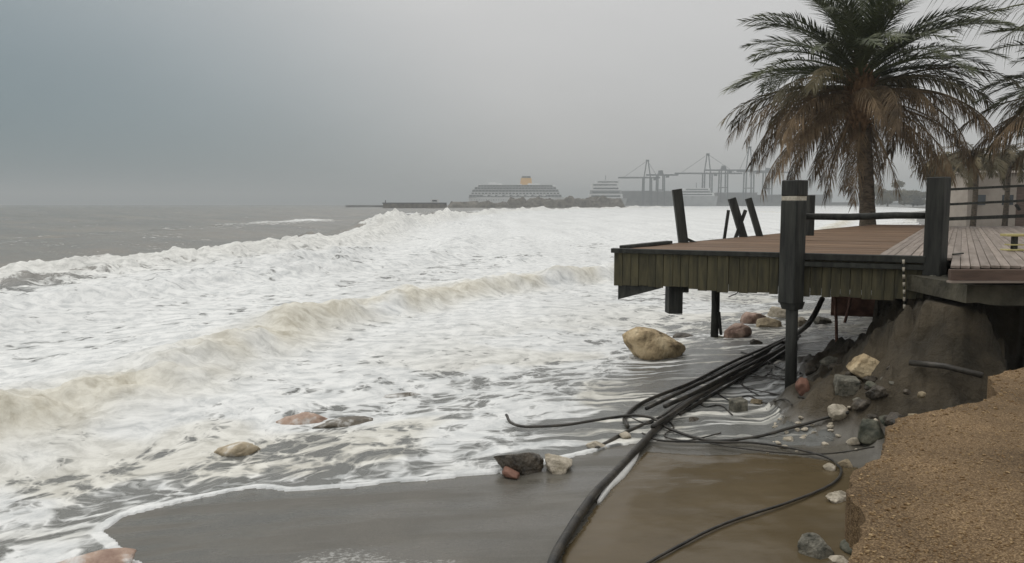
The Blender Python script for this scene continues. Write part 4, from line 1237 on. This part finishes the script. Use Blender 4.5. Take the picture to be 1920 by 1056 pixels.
# puddle strip beside the thick pipe, given a whitish base colour
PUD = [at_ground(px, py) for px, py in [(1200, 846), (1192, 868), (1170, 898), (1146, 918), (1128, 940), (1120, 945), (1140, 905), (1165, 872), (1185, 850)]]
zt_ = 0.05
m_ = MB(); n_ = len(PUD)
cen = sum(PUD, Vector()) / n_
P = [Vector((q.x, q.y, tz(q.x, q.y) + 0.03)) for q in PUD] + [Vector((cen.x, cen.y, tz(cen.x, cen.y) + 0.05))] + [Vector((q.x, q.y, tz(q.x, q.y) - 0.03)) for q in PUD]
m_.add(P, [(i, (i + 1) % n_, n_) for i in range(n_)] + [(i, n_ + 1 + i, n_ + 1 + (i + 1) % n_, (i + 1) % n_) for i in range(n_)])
tag(m_.build('pale_puddle', M['puddle'], smooth=True), kind='structure')


# ------------------------------------------------------------------ far shore
def blob_tree(px, py_base, py_top, Y, wpx, label, seed, mat='farleaf', cat='tree', name='tree', group=None, n=900, low=0.38):
    r_ = random.Random(seed)
    b_ = at_y(px, py_base, Y); t = at_y(px, py_top, Y); W = wpx * Y / F_PX; H = t.z - b_.z
    root = thing(name, label, cat, tuple(b_), group)
    m = MB(); m.tube([(0, 0, -1.5), (0.02 * W, 0, H * 0.3), (-0.02 * W, 0, H * 0.6)], [0.035 * H + .1, 0.03 * H + .08, 0.05], 8)
    for k in range(5):
        a = k * 1.3; m.tube([(0, 0, H * 0.35), (math.cos(a) * W * 0.15, math.sin(a) * W * 0.15, H * 0.55), (math.cos(a) * W * 0.3, math.sin(a) * W * 0.3, H * 0.75)], [0.1, 0.07, 0.03], 5)
    m.build('trunk', M['trunk'], root, smooth=True)
    m = MB()
    cl = [(r_.uniform(-.36, .36) * W, r_.uniform(-.36, .36) * W, H * r_.uniform(low, 0.88)) for _ in range(11)]
    s = 0.045 * W + 0.10
    for i in range(n):
        c = cl[i % 11]; rr = r_.random() ** 0.5
        d = Vector((r_.gauss(0, 1), r_.gauss(0, 1), r_.gauss(0, 1))).normalized()
        p = Vector(c) + Vector((d.x * W * 0.17 * rr, d.y * W * 0.17 * rr, d.z * H * 0.16 * rr))
        u = Vector((r_.gauss(0, 1), r_.gauss(0, 1), r_.gauss(0, 1))).normalized(); v = u.orthogonal().normalized()
        m.add([p - u * s, p + v * s * 0.5, p + u * s, p - v * s * 0.5], [(0, 1, 2, 3)])
    m.build('crown', M[mat], root)
    return root


blob_tree(1664, 384, 338, 620, 74, 'round grey-green tree on the far beach behind the palm trunk', 1, low=0.12, n=1500)
blob_tree(1712, 384, 352, 640, 90, 'low grey-green tree joined to the round one on the far beach', 2, low=0.12, n=1500)
blob_tree(1790, 372, 282, 95, 95, 'olive tree just beyond the square post at the boardwalk', 3, n=1300)
blob_tree(1850, 372, 292, 88, 90, 'broad brown-green tree above the low pale beach hut', 4, n=1300)
blob_tree(1908, 372, 280, 80, 90, 'tall brownish tree behind the wooden railing', 5, n=1300)
blob_tree(1975, 372, 270, 84, 110, 'dense tree standing landward of the beach hut', 6, n=1300)
FRf = [frond_mesh('frond', 3.4, R(30 - 22 * s), R(70), M['farpalm'], 300 + s, n=26, leaf=0.55, width=0.07, sag=.5) for s in range(3)]
for j, (px, Y, yt, lab) in enumerate(((1772, 70, 300, 'small hazy palm between the square post and the olive tree'), (1826, 62, 290, 'slim hazy palm in front of the broad brown-green tree'), (1886, 66, 288, 'hazy palm leaning over the pale beach hut'))):
    b_ = at_y(px, 372, Y); t = at_y(px, yt, Y)
    zg = tz(b_.x, b_.y)
    root = thing('palm_tree', lab, 'palm tree', (b_.x, b_.y, zg))
    m = MB(); m.tube([(0, 0, -.3), (0.1, 0, (t.z - zg) * .5), (0.05, 0, t.z - zg)], [0.24, 0.2, 0.19], 8); m.build('trunk', M['trunk'], root, smooth=True)
    for i in range(26):
        o = link('frond', FRf[i % 3], root, (0.05, 0, t.z - zg)); o.rotation_euler = (rng.uniform(-.2, .2), rng.uniform(-.2, .35), i * 2.4); k = rng.uniform(.75, 1); o.scale = (k, k, k)
# low pale hut under the trees
h0 = at_y(1852, 352, 74)
hut = thing('beach_hut', 'low pale beach hut under the brown-green trees', 'hut', (h0.x, h0.y, tz(h0.x, h0.y)))
hz = at_y(1852, 326, 74).z - tz(h0.x, h0.y)
m_ = MB(); m_.box((0, 0, hz / 2 - .2), (5.4, 3.2, hz + .4)); m_.build('wall', M['wall'], hut)
m_ = MB(); m_.box((0, 0, hz + 0.12), (6.0, 3.9, 0.2), taper=0.92); m_.build('roof', M['wall'], hut)
for dx in (-1.6, 0.9):
    m_ = MB(); m_.box((dx, -1.62, hz * 0.55), (1.0, 0.06, 0.9)); m_.build('window', M['glass'], hut)
m_ = MB(); m_.box((2.1, -1.62, hz * 0.4), (0.8, 0.06, hz * 0.75)); m_.build('door', M['redbeam'], hut)


# ------------------------------------------------------------------ the port
def rubble_mound(name, px0, px1, y_top, Y, depth, label, seed, end_drop=0.4):
    a = at_y(px0, 383, Y); b = at_y(px1, 383, Y); H = at_y(px0, y_top, Y).z
    nx, ny = 90, 16
    gx_, gy_ = np.meshgrid(np.linspace(a.x, b.x, nx), np.linspace(Y - depth / 2, Y + depth / 2, ny))
    u = (gx_ - a.x) / (b.x - a.x); v_ = (gy_ - Y) / (depth / 2)
    prof = np.clip(1.25 * (1 - np.abs(v_) ** 2), 0, 1) * np.clip(np.minimum(u, 1 - u) * 12, 0, 1) ** 0.6
    z = -2 + (H + 2) * prof * (0.45 + 0.9 * fbm(gx_ * 0.1, gy_ * 0.3, seed, 4)) + 0.8 * (fbm(gx_ * 0.6, gy_ * 0.6, seed + 1, 3) - 0.5)
    o = grid_mesh(name, gx_, gy_, z, M['rubble'], smooth=False)
    return tag(o, label, 'breakwater')


def quay_box(name, px0, px1, y_top, Y, depth, mat, label=None, cat=None, kind=None):
    a = at_y(px0, y_top, Y); b = at_y(px1, y_top, Y)
    m = MB(); m.box(((a.x + b.x) / 2, Y + depth / 2, a.z / 2 - 1.5), (b.x - a.x, depth, a.z + 3))
    return tag(m.build(name, M[mat]), label, cat, kind=kind)


# thin pier, dark jetty with its cabin, mounds of rock
quay_box('pier', 648, 722, 386.0 - 1.0, 760, 8, 'quay', 'thin low grey pier reaching furthest out to sea', 'pier')
jet = thing('jetty', 'dark concrete jetty with a small cabin near its inner end', 'jetty', tuple(at_y(770, 388, 560)))
JO = Vector(jet.location)


def jpart(m, name, mat):
    o = m.build(name, M[mat], jet); o.data.transform(Matrix.Translation(-JO)); return o


a = at_y(718, 382, 560); b = at_y(836, 382, 560)
m_ = MB(); m_.box(((a.x + b.x) / 2, 564, a.z / 2 - 1.6), (b.x - a.x, 8, a.z + 3.2)); jpart(m_, 'body', 'rubble')
m_ = MB(); m_.box(((a.x + b.x) / 2, 561.2, a.z + 0.3), (b.x - a.x + 1, 1.2, 0.8)); jpart(m_, 'parapet', 'steel')
c = at_y(814, 379, 560); m_ = MB(); m_.box((c.x, 565, c.z + 0.4), (5.5, 4, 3.2)); jpart(m_, 'cabin', 'white')
m_ = MB(); m_.box((c.x, 562.9, c.z + 0.9), (3.2, 0.2, 1.0)); jpart(m_, 'window', 'glass')
c = at_y(721, 378, 560); m_ = MB(); m_.tube([(c.x, 564, 0), (c.x, 564, c.z + .9)], 0.35, 8); jpart(m_, 'beacon', 'steel')
rubble_mound('breakwater', 836, 960, 379, 620, 14, 'low grey rock breakwater between jetty and cruise ship', 5)
rubble_mound('breakwater', 945, 1085, 371, 640, 18, 'brown rock mound in front of the cruise ship', 7)
rubble_mound('breakwater', 1066, 1172, 372, 700, 18, 'grey rubble mound between the two ships', 9)
quay_box('quay', 880, 2300, 379.5, 1330, 500, 'quay', kind='structure')

# cruise ship
SY_ = 1250.0
s0 = at_y(874, 383, SY_); s1 = at_y(1066, 383, SY_)
ship = thing('cruise_ship', 'large grey-white cruise ship with a yellow funnel moored in the port', 'ship', ((s0.x + s1.x) / 2, SY_, 0))
SL = s1.x - s0.x
zz = lambda py: at_y(960, py, SY_).z


def spart(m, name, mat, par=None): return m.build(name, M[mat], par or ship)


def hull_mesh(L, Bm, z0, z1, rake):
    m = MB(); n = 17; P = []; 
    for j, (z, k) in enumerate(((z0, 0.86), ((z0 + z1) / 2, 0.97), (z1, 1.0))):
        row = []
        for i in range(n):
            t = i / (n - 1); xx = -L / 2 + L * t
            wv = Bm / 2 * min(1.0, 0.62 + t * 3) * (1 - max(0, (t - 0.78) / 0.22) ** 2.0) * k
            xx += rake * (j / 2) * max(0, (t - 0.75) / 0.25) - 0
            row.append((xx, wv, z))
        P.append(row)
    V = []
    for s in (1, -1):
        for row in P:
            for (xx, wv, z) in row: V.append((xx, s * wv, z))
    Fc = []
    for s in range(2):
        for j in range(2):
            for i in range(n - 1):
                o = s * 3 * n + j * n + i; Fc.append((o, o + 1, o + n + 1, o + n))
    for i in range(n - 1):
        Fc.append((2 * n + i, 2 * n + i + 1, 5 * n + i + 1, 5 * n + i))
    for j in range(2): Fc.append((j * n, (j + 1) * n, 3 * n + (j + 1) * n, 3 * n + j * n))
    return m.add(V, Fc)


hull = spart(hull_mesh(SL * 0.94, 26, -3, zz(370), SL * 0.06), 'hull', 'white')
for i in range(34):
    m_ = MB(); m_.box((-SL * 0.44 + SL * 0.78 * i / 33, -13.05, zz(375)), (1.2, 0.3, 1.0)); spart(m_, 'porthole', 'glass', hull)
tiers = [(0.90, 24, 370, 365, 'shipgrey'), (0.86, 24.4, 365, 360.5, 'white'), (0.84, 24, 360.5, 355.5, 'shipgrey'), (0.79, 24.4, 355.5, 351, 'shipgrey'), (0.72, 22, 351, 347, 'shipgrey')]
for q, (f, bw, ya, yb_, mt) in enumerate(tiers):
    m_ = MB(); m_.box((-SL * 0.02, 0, (zz(ya) + zz(yb_)) / 2), (SL * f, bw, zz(yb_) - zz(ya) - 0.15), taper=0.985); d_ = spart(m_, 'cabin_deck', mt)
    m_ = MB(); m_.box((-SL * 0.02, 0, zz(yb_) - 0.1), (SL * f + 1.2, bw + 2.2, 0.35)); spart(m_, 'balcony_rail', 'white', d_)
    for i in range(26):
        m_ = MB(); m_.box((-SL * 0.02 - SL * f * 0.48 + SL * f * 0.96 * i / 25, -bw / 2 - 0.1, (zz(ya) + zz(yb_)) / 2 - .2), (SL * f / 40, 0.5, 1.7)); spart(m_, 'window', 'glass', d_)
for f, w_, h_ in ((-0.37, 6, 346), (-0.24, 14, 342), (-0.17, 9, 344), (0.16, 22, 344), (0.32, 16, 347), (0.02, 8, 345)):
    m_ = MB(); m_.box((SL * f, 0, (zz(349) + zz(h_)) / 2), (w_, 14, zz(h_) - zz(349)), taper=0.8); spart(m_, 'upper_house', 'white')
m_ = MB(); m_.box((SL * 0.085, 0, (zz(349) + zz(334)) / 2), (19, 9, zz(334) - zz(349)), taper=0.86); fn = spart(m_, 'funnel', 'funnel')
m_ = MB(); m_.box((SL * 0.085, 0, (zz(334) + zz(330.5)) / 2), (14.5, 7.4, zz(330.5) - zz(334)), taper=0.9); spart(m_, 'funnel_cap', 'steel', fn)
m_ = MB(); m_.tube([(-SL * 0.3, 0, zz(347)), (-SL * 0.3, 0, zz(336))], 0.5, 6); spart(m_, 'mast', 'white')
for i in range(9):
    m_ = MB(); m_.tube([(-SL * 0.33 + i * SL * 0.07, -13.2, zz(367)), (-SL * 0.30 + i * SL * 0.07, -13.4, zz(367)), (-SL * 0.285 + i * SL * 0.07, -13.2, zz(367))], [0.5, 1.2, 0.5], 8); spart(m_, 'lifeboat', 'white')

# second white ship and ferry
FY = 1180.0


def small_ship(px0, px1, yb_, specs, label, name, Y):
    a = at_y(px0, yb_, Y); b = at_y(px1, yb_, Y); L = b.x - a.x
    r = thing(name, label, 'ship', ((a.x + b.x) / 2, Y, 0)); Z = lambda py: at_y(960, py, Y).z
    h = hull_mesh(L, L * 0.2, -2, Z(specs[0]), L * 0.05).build('hull', M['shipgrey'], r)
    lo = specs[0]
    for (f, off, yt, mt) in specs[1:]:
        m = MB(); m.box((L * off, 0, (Z(lo) + Z(yt)) / 2 + .1), (L * f, L * 0.16, Z(yt) - Z(lo)), taper=0.97); d_ = m.build('cabin_deck', M[mt], r)
        m = MB(); m.box((L * off, -L * 0.083, (Z(lo) + Z(yt)) / 2), (L * f * 0.85, 0.3, (Z(yt) - Z(lo)) * 0.35)); m.build('window', M['glass'], d_)
        lo = yt
    m = MB(); m.tube([(0, 0, Z(lo) - 1), (0, 0, Z(lo) + (Z(lo) - Z(lo + 10)))], 0.4, 6); m.build('mast', M['steel'], r)
    return r


small_ship(1098, 1172, 383, (372, (0.86, 0, 364, 'white'), (0.8, 0, 357, 'shipgrey'), (0.74, 0, 350, 'white'), (0.7, -.02, 344, 'white'), (0.6, 0.05, 339, 'white')), 'white passenger ship moored between cruise ship and cranes', 'passenger_ship', FY)
small_ship(1268, 1342, 383, (368, (0.9, 0, 362, 'white'), (0.8, -.05, 358, 'shipgrey'), (0.66, 0, 353, 'white')), 'low white ferry moored below the tallest crane', 'ferry', FY + 30)
# warehouses on the quay
for (x0, x1, yt, Y, lab) in ((1166, 1262, 359, 1340, 'long grey quay warehouse behind the white passenger ship'), (1344, 1420, 362, 1345, 'grey warehouse behind the white ferry'), (1425, 1560, 366, 1350, 'long low hazy shed at the landward end of the quay')):
    a = at_y(x0, yt, Y); b = at_y(x1, yt, Y)
    r = thing('warehouse', lab, 'warehouse', ((a.x + b.x) / 2, Y, 2))
    m = MB(); m.box((0, 12, a.z / 2 - 1), (b.x - a.x, 24, a.z - 2)); m.build('wall', M['quay'], r)
    m = MB(); m.box((0, 12, a.z - 1.4), (b.x - a.x + 1.5, 26, 1.0), taper=0.98); m.build('roof', M['shipgrey'], r)
    for i in range(5):
        m = MB(); m.box((-(b.x - a.x) * 0.4 + (b.x - a.x) * 0.2 * i, -0.2, 4), (6, 0.5, 6)); m.build('door', M['steel'], r)


def crane(px, w, y_portal, y_apex, x_l, x_r, Y, label, boom_y=None, boom2=None, apex=True):
    """ship-to-shore gantry: two leg frames, portal beam, boom along the quay, A-frame and stays"""
    b = at_y(px, 383, Y); Z = lambda py: at_y(960, py, Y).z; s = Y / F_PX
    r = thing('gantry_crane', label, 'crane', (b.x, Y, 2), 'container cranes on the far quay')
    wl = w * s / 2; th = 2.0
    zb = Z(boom_y or y_portal) - 2; za = Z(y_apex) - 2
    for sx in (-1, 1):
        for sy_ in (0, 14):
            m = MB(); m.bar((sx * wl, sy_, -1), (sx * wl * 0.9, sy_, zb), th); m.build('leg', M['steel'], r)
    for sy_ in (0, 14):
        m = MB(); m.bar((-wl, sy_, zb * 0.5), (wl, sy_, zb * 0.5), 1.4); m.build('cross_beam', M['steel'], r)
    m = MB(); m.bar(((x_l - px) * s, 7, zb), ((x_r - px) * s, 7, zb), 4.0, 2.4); bo = m.build('boom', M['steel'], r)
    m = MB(); m.box((wl * 2.0, 7, zb - 2.5), (5, 4, 3.4)); m.build('trolley_cab', M['steel'], bo)
    if apex:
        for sx in (-1, 1):
            m = MB(); m.bar((sx * wl * 0.8, 7, zb), (sx * 1.2, 7, za), 1.6); m.build('mast_leg', M['steel'], r)
        m = MB(); m.box((0, 7, za), (5, 3, 3)); m.build('mast_head', M['steel'], r)
        for xe in (x_l, x_r):
            m = MB(); m.bar((0, 7, za), ((px + (xe - px) * 0.8 - px) * s, 7, zb + 1), 0.5); m.build('stay', M['steel'], r)
    else:
        m = MB(); m.box((0, 7, zb + 4), (wl * 1.6, 6, 7), taper=0.7); m.build('machine_house', M['steel'], r)
    return r


crane(1214, 15, 333, 301, 1160, 1238, 1300, 'grey container crane behind the passenger ship with boom out over it')
crane(1239, 13, 328, 316, 1212, 1272, 1330, 'shorter container crane with a machine house next to the passenger ship', apex=False)
crane(1327, 15, 325, 289, 1266, 1392, 1300, 'tallest container crane with a slender mast above the ferry', boom_y=325)
crane(1357, 13, 319, 306, 1321, 1412, 1335, 'container crane with a machine house beside the tallest one', apex=False, boom_y=319)
crane(1405, 15, 322, 276, 1382, 1450, 1310, 'container crane partly hidden by the palm skirt', boom_y=321)
crane(1440, 13, 324, 310, 1418, 1480, 1340, 'hazy container crane behind the palm skirt at the row end', apex=False, boom_y=323)

# ------------------------------------------------------------------ haze
hz_ = MB(); hz_.box((-1000, 2100, 33), (9000, 5400, 76))
m, nt, b = new_mat('haze')
nt.nodes.remove(b)
pv = nt.nodes.new('ShaderNodeVolumePrincipled')
pv.inputs['Color'].default_value = (0.80, 0.845, 0.855, 1)
pv.inputs['Density'].default_value = 0.0006
nt.links.new(pv.outputs[0], nt.nodes['Material Output'].inputs['Volume'])
hz_o = tag(hz_.build('haze', m), 'pale storm haze over sea and port', 'haze', kind='stuff')
